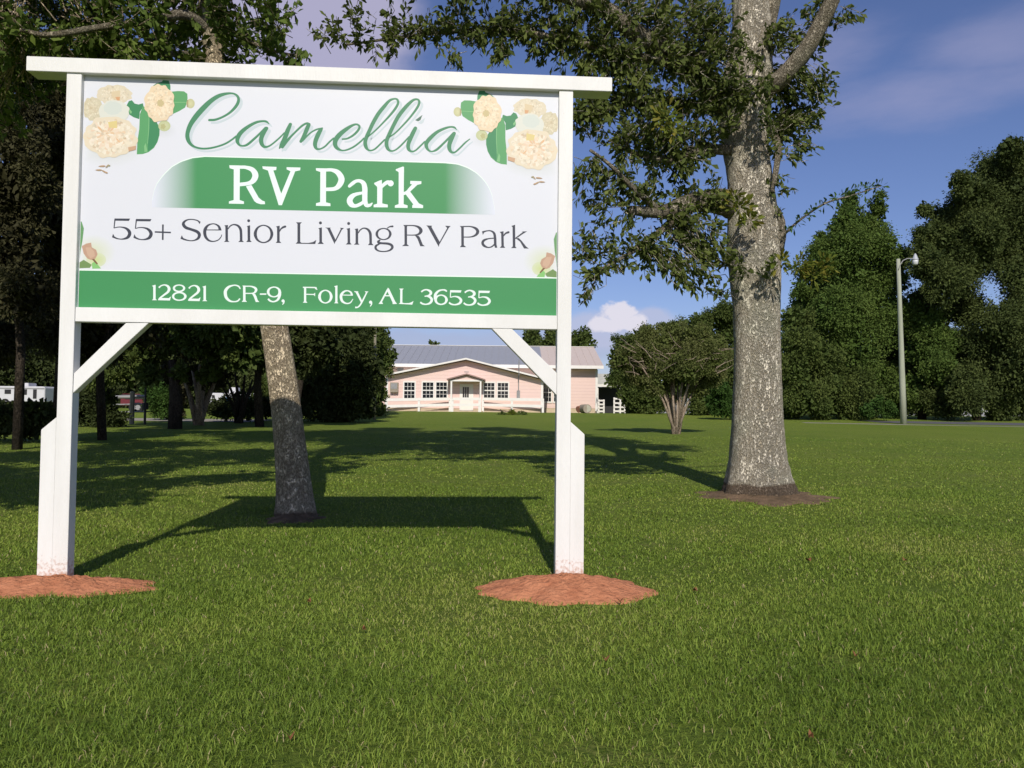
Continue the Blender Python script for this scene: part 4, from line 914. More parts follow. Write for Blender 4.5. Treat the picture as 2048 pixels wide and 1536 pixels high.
# multi-stemmed small trees and under-storey on the left
def multistem(name, label, Y, base, tops, r, crown, m, bark, leaf=.1, cov=1.2, group=None, cat='small tree'):
    trunks = []
    for (x, y) in tops:
        mx = base[0] + (x - base[0]) * .42 + rng.uniform(-3, 3); trunks.append([(base[0] + rng.uniform(-6, 6), base[1], r, rng.uniform(-.2, .2)), (mx, base[1] + (y - base[1]) * .5, r * .7, rng.uniform(-.4, .4)), (x, y, r * .4, rng.uniform(-.8, .8))])
    return blob_tree(name, label, cat, group, Y, crown, leaf, cov, m, trunks, bark, base=base)
multistem('small_tree', 'small many-stemmed tree with reddish stems left of the leaning trunk', 33, (398, 846), [(370,760),(385,740),(400,730),(415,745),(432,760),(445,735),(360,735)], 6.5, spread_blobs(350, 450, 700, 745, 40, 24), M_brownleaf, M_palebark, .12)
multistem('small_tree', 'thin forked tree in front of the blue and white trailer', 36, (478, 842), [(455,760),(470,745),(490,745),(505,760),(520,750),(440,765)], 4.5, spread_blobs(440, 530, 715, 748, 36, 18), M_darkleaf, M_bark3, .12)
for (x0, x1, y0, y1, Y, m_, lab) in [(530, 620, 765, 812, 42, M_evleaf, 'dark shrub filling the gap beside the speckled trunk'), (352, 372, 770, 826, 41, M_brownleaf, 'narrow brownish shrub between the reddish stems and the bright bush'), (-40, 100, 820, 862, 20, M_darkleaf, 'low black-green bush along the left edge under the white camper'), (168, 230, 800, 850, 30, M_darkleaf, 'dark clipped bush between the left post and the grey gate post'), (425, 620, 812, 836, 38, M_darkleaf, 'long low dark hedge behind the leaning trunk'), (308, 346, 782, 815, 40, M_hedge, 'bright green rounded bush under the dark trees'), (640, 740, 800, 830, 39, M_darkleaf, 'black low bush at the foot of the evergreen')]:
    st = 26; blob_tree('bush', lab, 'bush', None, Y, spread_blobs(x0, x1, y0, y1, st, 19), .12 if m_ is not M_hedge else .11, 1.9, m_, crown_name='foliage')

# ---- far wood closing the horizon, one tree each
bgk = [(-60, 700, 110), (60, 690, 110), (170, 705, 100), (290, 710, 95), (400, 700, 100), (500, 710, 95), (600, 700, 100), (690, 705, 90)]
words = ['leftmost', 'second', 'third', 'fourth', 'fifth', 'sixth', 'seventh', 'eighth']
for i, (x, y, r) in enumerate(bgk):
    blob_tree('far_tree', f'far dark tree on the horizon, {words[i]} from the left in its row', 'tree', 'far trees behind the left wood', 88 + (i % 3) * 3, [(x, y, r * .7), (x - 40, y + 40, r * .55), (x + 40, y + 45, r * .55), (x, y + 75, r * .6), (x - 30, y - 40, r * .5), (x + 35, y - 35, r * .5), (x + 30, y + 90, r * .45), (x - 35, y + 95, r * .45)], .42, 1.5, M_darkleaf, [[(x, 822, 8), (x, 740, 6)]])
RT_ = 'trees closing the view on the right'
# behind the house
for i, (bl, lab) in enumerate([([(1062,668,17),(1055,685,14),(1072,684,14),(1062,690,16)], 'rounded treetop above the roof left of the right sign post'), ([(1103,668,12),(1100,684,13),(1112,688,12),(1092,690,10)], 'narrow treetop above the roof just left of the right sign post'), ([(1152,672,9),(1150,688,10),(1145,692,10)], 'slim treetop above the roof touching the right sign post'), ([(1168,662,8),(1170,675,10),(1166,688,13),(1176,692,12)], 'pointed treetop above the tan roof end'), ([(776,684,5),(772,689,6),(781,689,5)], 'tiny treetop above the left end of the grey roof'), ([(864,688,4),(872,689,4)], 'tiny treetop above the middle of the grey roof')]):
    x = bl[0][0]; blob_tree('far_tree', lab, 'tree', 'treetops behind the house', 95, bl + [(x, 720, 18), (x, 760, 20)], .34, 1.5, M_evleaf, [[(x, 822, 5), (x, 700, 3)]])
# small myrtle on the lawn and the trees behind it
multistem('crape_myrtle', 'vase-shaped crape myrtle with pale stems and a wide leafy crown on the lawn', float(ground(1352, 868).y), (1352, 868), [(1285,735),(1308,745),(1325,750),(1342,745),(1356,755),(1370,748),(1388,750),(1408,738),(1330,700),(1378,700),(1305,690),(1345,720),(1395,715)], 3.3,
  [(1330,775,13),(1375,772,13),(1300,780,12),(1402,780,12),(1285,760,16),(1345,750,20),(1245,720,22),(1270,745,22),(1425,745,24),(1400,760,20),(1310,765,18),(1440,715,20),(1310,700,34),(1350,690,36),(1395,700,34),(1290,725,24),(1330,735,26),(1375,735,28),(1420,720,26),(1300,670,20),(1345,665,24),(1390,670,24),(1270,705,16),(1430,690,22),(1360,755,14)], M_myrtle, M_palebark, .075, 1.8, None)
mt = [o for o in C.objects if o.name == 'crape_myrtle'][0]
# pale dead twigs through its crown
Tm = MB(); my = float(ground(1352, 868).y)
for i in range(90):
    x = rng.uniform(1265, 1435); y = rng.uniform(695, 755); p = at(x, y, my + rng.uniform(-1.2, .6)); d = Vector((rng.uniform(-1, 1) + (x - 1350) / 80, rng.uniform(-.6, .6), rng.uniform(-.1, 1))).normalized()
    q = p + d * rng.uniform(.4, .9); mid = (p + q) / 2 + Vector(rng.normal(size=3) * .06); Tm.tube([p, mid, q], [.014, .010, .005], 3, False)
Tm.build('twigs', M_palebark, mt)
sets = [
 ('evergreen_tree', 'dark rounded evergreen behind the crape myrtle, nearest the house', 60, [(1235,715,20),(1250,690,20),(1240,745,22),(1262,760,24),(1270,720,26),(1275,680,16),(1290,665,12),(1255,790,22),(1285,790,26),(1300,740,30),(1225,760,12),(1310,810,22),(1280,815,22),(1335,790,30),(1330,660,14)], M_evleaf),
 ('evergreen_tree', 'yellow-green topped tree between the crape myrtle and the oak trunk', 58, [(1360,670,26),(1400,655,28),(1435,640,26),(1450,628,22),(1420,690,30),(1380,710,28),(1400,745,32),(1440,720,32),(1370,770,30),(1430,790,30),(1400,815,24),(1460,670,26),(1465,760,26),(1460,815,24)], M_evleaf),
 ('bush', 'bright green shrub at the lawn edge just left of the oak trunk', 50, [(1440,775,18),(1455,800,18),(1430,800,16),(1450,818,14),(1435,822,12),(1465,822,12)], M_hedge),
 ('conifer', 'tall dark green conifer behind the pale lamp pole', 56, [(1700,400,14),(1760,392,9),(1698,425,24),(1755,420,18),(1690,455,34),(1740,455,30),(1640,480,14),(1650,510,30),(1700,500,44),(1760,500,36),(1640,560,44),(1700,560,50),(1770,560,44),(1620,620,44),(1680,630,50),(1750,630,50),(1800,620,32),(1600,580,18),(1620,690,44),(1700,700,52),(1780,700,46),(1800,520,22),(1670,770,50),(1750,770,50),(1815,680,26)], M_cypleaf),
 ('evergreen_tree', 'broad dark bush-like tree just right of the oak trunk', 52, [(1590,640,30),(1600,690,38),(1585,740,34),(1640,720,40),(1600,790,38),(1655,780,40),(1640,815,28),(1580,815,26),(1700,760,38),(1690,805,34),(1735,800,34)], M_evleaf),
 ('evergreen_tree', 'lighter green leafy tree right of the lamp pole', 54, [(1820,640,30),(1860,650,32),(1850,700,38),(1890,690,30),(1830,730,36),(1880,740,36),(1900,620,24),(1775,760,34),(1820,780,36),(1870,790,34),(1790,815,24)], M_cypleaf),
 ('bush', 'pale green low shrub left of the foot of the lamp pole', 50, [(1760,812,16),(1735,820,14),(1780,820,14)], M_hedge),
 ('shade_tree', 'huge dark spreading tree at the right edge of the lawn', 53, [(2040,330,42),(1990,350,44),(1950,390,36),(1925,370,24),(2040,400,56),(1985,430,50),(1930,450,46),(1895,440,34),(1870,470,32),(1845,500,20),(1900,500,44),(1860,530,34),(2050,480,60),(1990,500,50),(1940,520,40),(1890,570,40),(2050,560,50),(1930,620,40),(2010,650,46),(2060,640,60),(1960,690,48),(2040,720,56),(1920,700,36),(1990,760,50),(1930,780,44),(2060,790,50),(1880,800,30),(2000,815,30),(2110,420,60),(2110,600,70),(2020,300,26),(1965,470,40),(1850,420,14),(1848,470,18),(1845,540,22),(1842,600,24),(1860,600,26),(1870,660,30),(1920,560,30)], M_midleaf),
]
for nm, lab, Y, bl, m_ in sets:
    xm = np.mean([b[0] for b in bl]); yb = max(b[1] for b in bl)
    lf = .17 if Y > 45 else .14
    if nm == 'bush': lf = .12
    cv = 1.7
    blob_tree(nm, lab, 'bush' if nm == 'bush' else ('conifer' if nm == 'conifer' else 'tree'), None if nm == 'bush' else RT_, Y, bl, lf, cv, m_, None if nm == 'bush' else [[(xm, 836, 9), (xm, yb - 40, 7), (xm, yb - 110, 3)]], crown_name='foliage' if nm == 'bush' else 'crown')
for i, (x, y, r) in enumerate([(1230, 780, 40), (1500, 740, 90), (1600, 770, 80), (1700, 780, 80), (1860, 770, 90), (1980, 740, 110), (2080, 740, 100)]):
    blob_tree('far_tree', f'far dark tree filling the gaps on the right, {words[i]} from the left in its row' if i else 'far dark tree seen through the gap beside the house', 'tree', 'far trees behind the right side', 92 + (i % 2) * 4, [(x, y, r * .6), (x - 30, y + 25, r * .45), (x + 30, y + 30, r * .45)], .42, 1.7, M_darkleaf, [[(x, 829, 7), (x, y, 5)]])

# ================================================================= HOUSE
M_pink = None
def siding():
    M = bpy.data.materials.new('pink_siding'); M.use_nodes = True; t = M.node_tree; b = t.nodes['Principled BSDF']; b.inputs['Roughness'].default_value = .6
    tc = N(t, 'ShaderNodeTexCoord'); sx = N(t, 'ShaderNodeSeparateXYZ'); L(t, tc.outputs['Object'], sx.inputs[0])
    mu = N(t, 'ShaderNodeMath', operation='MULTIPLY'); L(t, sx.outputs[2], mu.inputs[0]); mu.inputs[1].default_value = 1 / .26
    fr = N(t, 'ShaderNodeMath', operation='FRACT'); L(t, mu.outputs[0], fr.inputs[0])
    mr = N(t, 'ShaderNodeMapRange'); mr.inputs[1].default_value = 0; mr.inputs[2].default_value = .14; L(t, fr.outputs[0], mr.inputs[0])
    no = N(t, 'ShaderNodeTexNoise'); no.inputs['Scale'].default_value = .8; L(t, tc.outputs['Object'], no.inputs['Vector'])
    m0 = N(t, 'ShaderNodeMix', data_type='RGBA'); L(t, no.outputs[0], m0.inputs[0]); m0.inputs[6].default_value = (.78, .57, .52, 1); m0.inputs[7].default_value = (.82, .62, .56, 1)
    mx = N(t, 'ShaderNodeMix', data_type='RGBA'); L(t, mr.outputs[0], mx.inputs[0]); mx.inputs[6].default_value = (.62, .44, .40, 1); L(t, m0.outputs[2], mx.inputs[7])
    L(t, mx.outputs[2], b.inputs['Base Color'])
    bp = N(t, 'ShaderNodeBump'); bp.inputs['Strength'].default_value = .8; bp.inputs['Distance'].default_value = .02; L(t, fr.outputs[0], bp.inputs['Height']); L(t, bp.outputs[0], b.inputs['Normal'])
    return M
M_pink = siding()
M_trim = mat('white_trim', (.80, .78, .74), .5, .3, (.75, .73, .69), 4)
M_roofg = mat('grey_metal_roof', (.33, .34, .37), .45, .4, (.29, .30, .33), 2, .3, 4, (8, 1, 1))
M_rooft = mat('tan_metal_roof', (.62, .52, .46), .5, .3, (.56, .47, .41), 2, .3, 4, (8, 1, 1))
M_found = mat('foundation', (.62, .50, .36), .8, .2, (.5, .4, .28), 3)
M_glass = mat('window_glass', (.015, .018, .022), .08, .6)
M_dark = mat('dark_metal', (.03, .03, .032), .5)
M_greym = mat('grey_metal', (.30, .30, .30), .5, .4, (.24, .24, .24), 5)
M_ac = mat('beige_unit', (.33, .29, .22), .6, .3, (.25, .22, .17), 10)
M_door = mat('cream_door', (.78, .76, .70), .5)
M_woodpole = mat('weathered_pole', (.30, .28, .21), .85, .15, (.20, .18, .13), 3, .6, 20, (3, 3, .3))
M_palepole = mat('pale_pole', (.40, .42, .33), .85, .15, (.31, .33, .25), 2.2, .6, 20, (3, 3, .3))
YF, YR = 62.0, 66.5
house = thing('pink_house', 'long pink sided building with a grey metal roof at the far end of the lawn', 'house', (at(932, 820, YF).x, YF, 1.0))
def X(px, Y, py=790): return at(px, py, Y).x
def Z(py, Y, px=930): return at(px, py, Y).z
GB = float(gz(0, YF)) - .02
# front gable wing
xl, xr = X(774, YF), X(1084, YF); za = Z(716, YF - .6, 932); zel, zer = Z(749, YF - .6, 768), Z(755, YF - .6, 1086)
xa = X(932, YF)
zl_ = zel + (za - zel) * (xl - X(768, YF)) / (xa - X(768, YF)) - .14; zr_ = zer + (za - zer) * (X(1100, YF) - xr) / (X(1100, YF) - xa) * .3 - .12
sl = (za - zel) / (xa - X(768, YF - .6)); sr = (za - zer) / (X(1086, YF - .6) - xa)
zl_ = za - sl * (xa - xl) - .16; zr_ = za - sr * (xr - xa) - .16
zf0 = GB + .28
mb = MB().prism([(xl, YF, zf0), (xr, YF, zf0), (xr, YF, zr_), (xa, YF, za - .16), (xl, YF, zl_)], (0, YR - YF - .02, 0)); mb.build('wing_wall', M_pink, house)
MB().box((xl + .03, YF + .03, GB - .1), (xr - .03, YR - .03, zf0)).build('foundation', M_found, house)
for x in (xl, xr): 
    s = 1 if x == xl else -1
    MB().box((x - .09, YF - .035, zf0), (x + .09, YF - .003, zl_ - .02 if s > 0 else zr_ - .02)).build('corner_trim', M_trim, house)
# wing roof: two slopes with an overhang in front
xo, xo2 = X(766, YF - .6), X(1104, YF - .6); zo, zo2 = za - sl * (xa - xo), za - sr * (xo2 - xa)
rf = MB(); rf.prism([(xo, YF - .62, zo), (xa, YF - .62, za), (xa, YF - .62, za - .10), (xo, YF - .62, zo - .10)], (0, 7.2, 0)); rf.prism([(xa + .002, YF - .62, za), (xo2, YF - .62, zo2), (xo2, YF - .62, zo2 - .10), (xa + .002, YF - .62, za - .10)], (0, 7.2, 0))
wroof = rf.build('wing_roof', M_trim, house)
tr = MB(); tr.prism([(xo, YF - .645, zo + .012), (xa, YF - .645, za + .012), (xa, YF - .645, za - .115), (xo, YF - .645, zo - .115)], (0, .022, 0)); tr.prism([(xa + .002, YF - .645, za + .012), (xo2, YF - .645, zo2 + .012), (xo2, YF - .645, zo2 - .115), (xa + .002, YF - .645, za - .115)], (0, .022, 0)); tr.build('fascia', M_trim, wroof)
# rear block
xL, xR = X(742, YR), X(1194.5, YR); ze = Z(731, YR - .9, 1120); zrd = Z(693.5, YR + 7, 1100); xs_ = X(1085, YR - .9); YG = YR + 14.6
MB().box((xL, YR, zf0 + .12), (xR, YG - .6, ze - .10)).build('rear_wall', M_pink, house)
MB().box((xL + .03, YR + .03, GB - .1), (xR - .03, YG - .7, zf0 + .12)).build('foundation', M_found, house)
MB().box((xR - .16, YR - .035, zf0 - .1), (xR + .03, YR - .003, ze - .28)).build('corner_trim', M_trim, house)
xE0, xE1 = X(738, YR - .9), X(1207, YR - .9)
def roofslab(x0, x1, name, m):
    mb = MB(); yA, yB, yC = YR - .9, YR + 7, YR + 15
    mb.prism([(x0, yA, ze), (x0, yB, zrd), (x0, yB, zrd - .14), (x0, yA, ze - .14)], (x1 - x0, 0, 0)); mb.prism([(x0, yB + .002, zrd), (x0, yC, ze), (x0, yC, ze - .14), (x0, yB + .002, zrd - .14)], (x1 - x0, 0, 0))
    n = int((x1 - x0) / .6)      # standing seams
    for i in range(1, n):
        x = x0 + (x1 - x0) * i / n; mb.prism([(x, yA, ze + .001), (x, yB, zrd + .001), (x, yB, zrd + .03), (x, yA, ze + .03)], (.03, 0, 0))
    return mb.build(name, m, house)
roofslab(xE0, xs_, 'roof', M_roofg); r2 = roofslab(xs_ + .003, xE1, 'roof', M_rooft); r2['label'] = 'tan newer metal section at the right end of the grey roof'
MB().box((xE0, YR - .94, ze - .24), (xE1, YR - .903, ze + .02)).build('fascia', M_trim, house)
MB().box((xE0 + .1, YR - .90, ze - .20), (xE1 - .1, YR - .003, ze - .16)).build('soffit', M_trim, house)
MB().box((xE0, YR + 6.9, zrd + .012), (xE1, YR + 7.1, zrd + .05)).build('ridge_cap', M_trim, house)
for px in (800,):
    MB().box((X(px - 6, YR), YR - .04, Z(744, YR)), (X(px + 6, YR), YR - .004, Z(737, YR))).build('gable_vent', M_greym, house)
# gable vent slot
MB().box((X(928, YF), YF - .02, Z(744.5, YF)), (X(937, YF), YF - .003, Z(743, YF))).build('gable_vent', M_greym, house)
def window(x0, x1, y0, y1, Y, rows=4, cols=3):
    a, b = X(x0, Y), X(x1, Y); t, l = Z(y0, Y, (x0 + x1) / 2), Z(y1, Y, (x0 + x1) / 2); w = .10
    f = MB()
    f.box((a - w, Y - .06, l - w * 1.2), (b + w, Y - .003, l)); f.box((a - w, Y - .06, t), (b + w, Y - .003, t + w)); f.box((a - w, Y - .058, l + .001), (a, Y - .003, t - .001)); f.box((b, Y - .058, l + .001), (b + w, Y - .003, t - .001))
    for i in range(1, cols): x = a + (b - a) * i / cols; f.box((x - .013, Y - .035, l + .001), (x + .013, Y - .018, t - .001))
    for j in range(1, rows):
        z = l + (t - l) * j / rows; h = .04 if j == rows // 2 else .013; f.box((a + .001, Y - (.05 if j == rows // 2 else .032), z - h), (b - .001, Y - .012, z + h))
    fr = f.build('window', M_trim, house)
    MB().box((a + .001, Y - .012, l + .001), (b - .001, Y - .004, t - .001)).build('pane', M_glass, fr)
for w in ((808.5,829,765,797.5),(845.5,866.5,765,796.5),(872.5,893.5,765,796),(968,988.5,766,796),(995.5,1016,766,797)): window(*w, YF)
window(1087, 1102, 767, 803, YR); window(1108, 1123, 767, 803, YR)
# window air conditioner, conduit and meter box
MB().box((X(781, YF), YF - .35, Z(785, YF, 790)), (X(797, YF), YF - .003, Z(765, YF, 790))).build('air_conditioner', M_ac, house, bevel=.02)
MB().box((X(783, YF), YF - .37, Z(778, YF, 790)), (X(795, YF), YF - .352, Z(767, YF, 790))).build('air_conditioner_grille', M_greym, house)
mb = MB().tube([(X(1037, YF), YF - .08, Z(782, YF, 1037)), (X(1037, YF), YF - .08, Z(722, YF, 1037))], [.035, .035], 8); mb.tube([(X(1037.4, YF), YF - .72, Z(752, YF, 1037)), (X(1037.4, YF), YF - .72, Z(720, YF, 1037))], [.03, .03], 8); mb.build('conduit', M_greym, house)
MB().box((X(1033.5, YF), YF - .16, Z(797, YF, 1037)), (X(1040, YF), YF - .003, Z(781, YF, 1037))).build('meter_box', M_greym, house, bevel=.01)
# door under the porch
dx0, dx1 = X(922, YF), X(944, YF); zt, zb = Z(771, YF), Z(821, YF)
fr = MB(); w = .1
fr.box((dx0 - w, YF - .05, zb), (dx0, YF - .003, zt)); fr.box((dx1, YF - .05, zb), (dx1 + w, YF - .003, zt)); fr.box((dx0 - w, YF - .052, zt + .001), (dx1 + w, YF - .003, zt + w)); fr.build('door_frame', M_trim, house)
dr = MB().box((dx0 + .002, YF - .03, zb), (dx1 - .002, YF - .004, zt - .001)).build('door', M_door, house)
g0, g1 = X(925, YF), X(938, YF); gb, gt = Z(795, YF), Z(774, YF)
MB().box((g0, YF - .04, gb), (g1, YF - .032, gt)).build('pane', M_glass, dr)
gm = MB()
for i in range(0, 4): x = g0 + (g1 - g0) * i / 3; gm.box((x - .015, YF - .05, gb), (x + .015, YF - .041, gt))
gm.box((g0, YF - .055, gt), (g1, YF - .041, gt + .04)); gm.box((g0, YF - .055, gb - .04), (g1, YF - .041, gb)); gm.build('glazing_bars', M_trim, dr)
MB().tube([(dx1 - .12, YF - .05, Z(799, YF)), (dx1 - .12, YF - .1, Z(799, YF))], [.03, .035], 8).build('handle', M_greym, dr)
# porch
YP = YF - 1.25
pxa = X(933, YP - .25); pl_, pr_ = X(893, YP - .25), X(969.5, YP - .25); pza, pze = Z(746.5, YP - .25), Z(757.5, YP - .25)
mb = MB()
mb.prism([(pl_, YP - .25, pze), (pxa, YP - .25, pza), (pxa, YP - .25, pza - .10), (pl_, YP - .25, pze - .10)], (0, YF - YP + .24, 0)); mb.prism([(pxa + .002, YP - .25, pza), (pr_, YP - .25, pze), (pr_, YP - .25, pze - .10), (pxa + .002, YP - .25, pza - .10)], (0, YF - YP + .24, 0))
porch = mb.build('porch_roof', mat('brown_trim', (.33, .22, .19), .6, .3, (.28, .19, .16), 3), house)
b0, b1 = X(899.5, YP), X(965.5, YP); zb1 = Z(759.5, YP); zb0 = Z(762, YP)
MB().prism([(b0 + .05, YP, zb1 + .002), (b1 - .05, YP, zb1 + .002), (pxa, YP, pza - .14)], (0, .05, 0)).build('porch_gable', M_pink, house)
MB().box((b0, YP - .04, zb0 - .03), (b1, YP + .1, zb1)).build('porch_beam', M_trim, house)
MB().box((b0, YP + .11, zb0 + .03), (b1, YF - .004, zb0 + .06)).build('porch_ceiling', M_trim, house)
for px in (902.5, 961): MB().box((X(px - 1.6, YP), YP - .03, GB), (X(px + 1.6, YP), YP + .1, zb0 - .031)).build('porch_post', M_trim, house)
MB().box((X(900, YP), YP + .02, GB), (X(966, YP), YF - .05, Z(821.5, YF))).build('porch_floor', M_found, house)
# ramp railings either side of the porch
def railing(xs_px, ylist, label, side):
    root = thing('ramp_railing', label, 'railing', (X(xs_px[0], YF - 1), ylist[0], GB), 'white railings in front of the house')
    for px, Y in zip(xs_px, ylist):
        MB().box((X(px - 2.2, Y), Y, GB - .1), (X(px + 2.2, Y), Y + .12, Z(797, Y, px))).build('rail_post', M_trim, root)
    for (ya0, ya1) in ((799.5, 797.5), (812.5, 809.0)):
        for (pa, Ya), (pb_, Yb) in zip(zip(xs_px[:-1], ylist[:-1]), zip(xs_px[1:], ylist[1:])):
            def yy(p):
                s = abs(p - 932) / 160; return ya1 + (ya0 - ya1) * s + 3 * s * 0
            A = at(pa, yy(pa), Ya); Bq = at(pb_, yy(pb_), Yb); h = .105
            MB().prism([(A.x, A.y - .03, A.z - h), (A.x, A.y - .03, A.z + h), (A.x, A.y - .004, A.z + h), (A.x, A.y - .004, A.z - h)], (Bq.x - A.x, Bq.y - A.y, Bq.z - A.z)).build('rail', M_trim, root)
    return root
railing((772, 838, 900), (YF - 1.05, YF - .70, YF - .40), 'white wooden ramp railing left of the porch', -1)
railing((966, 1024, 1086), (YF - .40, YF - .70, YF - 1.05), 'white wooden ramp railing right of the porch', 1)
railing((905, 959), (YF - 1.34, YF - 1.34), 'short white gate railing across the porch', 0)
for lo, hi, side in ((776, 898, 'left'), (1084, 968, 'right')):
    mb = MB().prism([(X(lo, YF - .6), YF - .32, GB), (X(hi, YF - .6), YF - .32, GB), (X(hi, YF - .6), YF - .32, GB + .12)], (0, .27, 0))
    tag(mb.build('access_ramp', M_found, None, loc=(X((lo + hi) / 2, YF), YF - .8, GB)), f'low shallow ramp slab leading up to the porch from the {side}', 'ramp', 'ramps to the porch')
# flower bed plants in front of the house
for i, (px, py, lab) in enumerate([(1004, 832, 'left low leafy plant clump in front of the right ramp railing'), (1022, 829, 'middle low plant clump in front of the right ramp railing'), (1042, 831, 'right low plant clump in front of the right ramp railing')]):
    blob_tree('bedding_plant', lab, 'plant', 'bed plants before the house', 55, [(px, py, 6), (px + 6, py + 1, 5), (px - 5, py + 2, 5), (px + 2, py - 4, 4)], .14, 1.5, M_evleaf if i != 1 else M_sprig, crown_name='foliage')
# concrete pipe end lying beside the house
g = thing('concrete_pipe', 'short round pale pipe lying on the grass beside the pink house', 'pipe', (X(1173, 60), 60, GB))
c = Vector((X(1174, 60), 59.6, Z(817.5, 60, 1174))); mb = MB(); Rr = .33; nn = 20
mb.tube([c, c + Vector((-.28, 1.1, .0))], [Rr, Rr * .98], nn); mb.build('pipe_wall', mat('concrete', (.34, .30, .24), .9, .2, (.26, .22, .17), 4, .5), g)
mb = MB().tube([c - Vector((0, .012, 0)), c - Vector((0, .004, 0))], [Rr * .82, Rr * .82], nn); mb.build('pipe_end', mat('pale_concrete', (.46, .44, .36), .9, .2, (.36, .36, .28), 5), g)
MB().tube([c + Vector((-.62, .9, -.06)), c + Vector((-.1, 1.3, .12))], [.26, .22], 10).build('broken_piece', mat('terracotta', (.36, .17, .12), .9, .2, (.26, .12, .08), 4), g)

# ================================================================= POLES
def pole(name, label, px0, py0, px1, py1, hw0, hw1, Y, m, cat):
    a, b = at(px0, py0, Y), at(px1, py1, Y); a.z = float(gz(a.x, Y)) - .1
    root = thing(name, label, cat, (a.x, Y, a.z + .1))
    MB().tube([a + (b - a) * t for t in (0, .25, .5, .75, 1)], [px2m(hw0 + (hw1 - hw0) * t, Y) for t in (0, .25, .5, .75, 1)], 14).build('pole', m, root, smooth=True)
    return root, b
Yp = float(ground(1808, 848).y)
lp, top = pole('street_lamp', 'yard lamp on a tall pale wooden pole on the right', 1807.5, 848, 1796.5, 518, 6.2, 3.6, Yp, M_palepole, 'street lamp')
q = [at(x, y, Yp - .1) for x, y in ((1797,540),(1800,530),(1806,521),(1815,517),(1824,517),(1829,518))]
MB().tube(q, [.028] * len(q), 8).build('arm', M_greym, lp, smooth=True)
hc = at(1830.5, 519, Yp - .1)
hd = MB(); r0 = px2m(1, Yp)
hd.tube([hc + Vector((0, 0, z * r0)) for z in (12, 9.5, 8, 3, 1, -1)], [1.2 * r0, 2.5 * r0, 3.2 * r0, 4.8 * r0, 6 * r0, 6.4 * r0], 16).build('lamp_head', mat('lamp_housing', (.42, .44, .47), .4, .5), lp, smooth=True)
MB().tube([hc + Vector((0, 0, z * r0)) for z in (-1.2, -5, -9, -11)], [5.8 * r0, 5.6 * r0, 5.0 * r0, 3.6 * r0], 16).build('lamp_glass', mat('frosted_glass', (.62, .64, .66), .3, .5, (.5, .52, .54), 20), lp, smooth=True)
Yu = 45.0
up_, _ = pole('utility_pole', 'bare weathered utility pole left of the pink house', 748.5, 835, 752, 520, 3.2, 2.4, Yu, M_woodpole, 'utility pole')
MB().box(tuple(at(749.5, 700, Yu - .25)), tuple(at(753.5, 693, Yu - .1))).build('junction_box', M_greym, up_)

# ================================================================= THINGS BEYOND THE LEFT TREES
M_rv = mat('camper_white', (.62, .62, .64), .4, .4, (.55, .55, .57), 2)
M_blue = mat('blue_paint', (.05, .20, .45), .4, .4); M_maroon = mat('maroon_paint', (.16, .022, .030), .35, .5, (.12, .018, .024), 2)
M_tyre = mat('rubber', (.015, .015, .015), .8)
def camper(name, label, x0, x1, y0, y1, Y, stripe, m=M_rv, cat='camper', dep=2.4, ac=None, win=None):
    a, b = at(x0, y1, Y), at(x1, y0, Y); g0 = float(gz(a.x, Y)); z0 = max(a.z, g0 + .45)
    root = thing(name, label, cat, ((a.x + b.x) / 2, Y, g0))
    w = b.x - a.x; h = b.z - z0
    MB().prism([(a.x, Y, z0), (b.x, Y, z0), (b.x, Y, b.z - .25 * h * .3), (b.x - .12 * h, Y, b.z), (a.x + .12 * h, Y, b.z), (a.x, Y, b.z - .1 * h)], (0, dep, 0)).build('body', m, root, bevel=.04)
    if stripe is not None: MB().box((a.x + .05, Y - .02, z0 + h * stripe[0]), (b.x - .05, Y - .003, z0 + h * stripe[1])).build('stripe', stripe[2], root)
    for s in (.42, .56):
        c_ = Vector((a.x + w * s, Y - .05, g0 + .33)); wh = MB().tube([c_, c_ + Vector((0, .25, 0))], [.33, .33], 16).build('wheel', M_tyre, root)
        MB().tube([c_ - Vector((0, .02, 0)), c_ - Vector((0, .002, 0))], [.17, .17], 12).build('rim', M_greym, wh)
    for s in win or ():
        MB().box((a.x + w * s[0], Y - .03, z0 + h * s[2]), (a.x + w * s[1], Y - .004, z0 + h * s[3])).build('window', M_glass, root)
    for s in ac or ():
        MB().box((a.x + w * s[0], Y + .6, b.z + .002), (a.x + w * s[1], Y + 1.7, b.z + s[2])).build('roof_unit', M_rv, root, bevel=.03)
    return root
camper('camper_trailer', 'white camper trailer with a rounded roof unit at the left edge', -90, 90, 773, 832, 62, (.82, .9, M_greym), win=[(.55, .62, .5, .78), (.68, .80, .45, .8), (.87, .91, .2, .8)], ac=[(.62, .76, .28)])
camper('camper_trailer', 'blue and white trailer seen between the stems left of the leaning trunk', 445, 520, 787, 812, 66, (.0, .62, M_blue), ac=[(.1, .28, .5)], win=[(.75, .88, .66, .9)])
camper('camper_trailer', 'small pale camper left of the blue and white trailer', 414, 446, 786, 806, 70, None, win=[(.3, .45, .5, .8)])
camper('pickup_truck', 'dark red vehicle behind the grey gate on the left', 240, 306, 788, 822, 52, (.72, .95, M_dark), M_maroon, 'truck', 1.9, win=[(.15, .4, .55, .85), (.45, .7, .55, .85)])
camper('camper_trailer', 'pale camper glimpsed through the dark trees at the right edge', 1965, 2030, 790, 824, 72, (.4, .5, M_greym), win=[(.3, .5, .55, .8)])
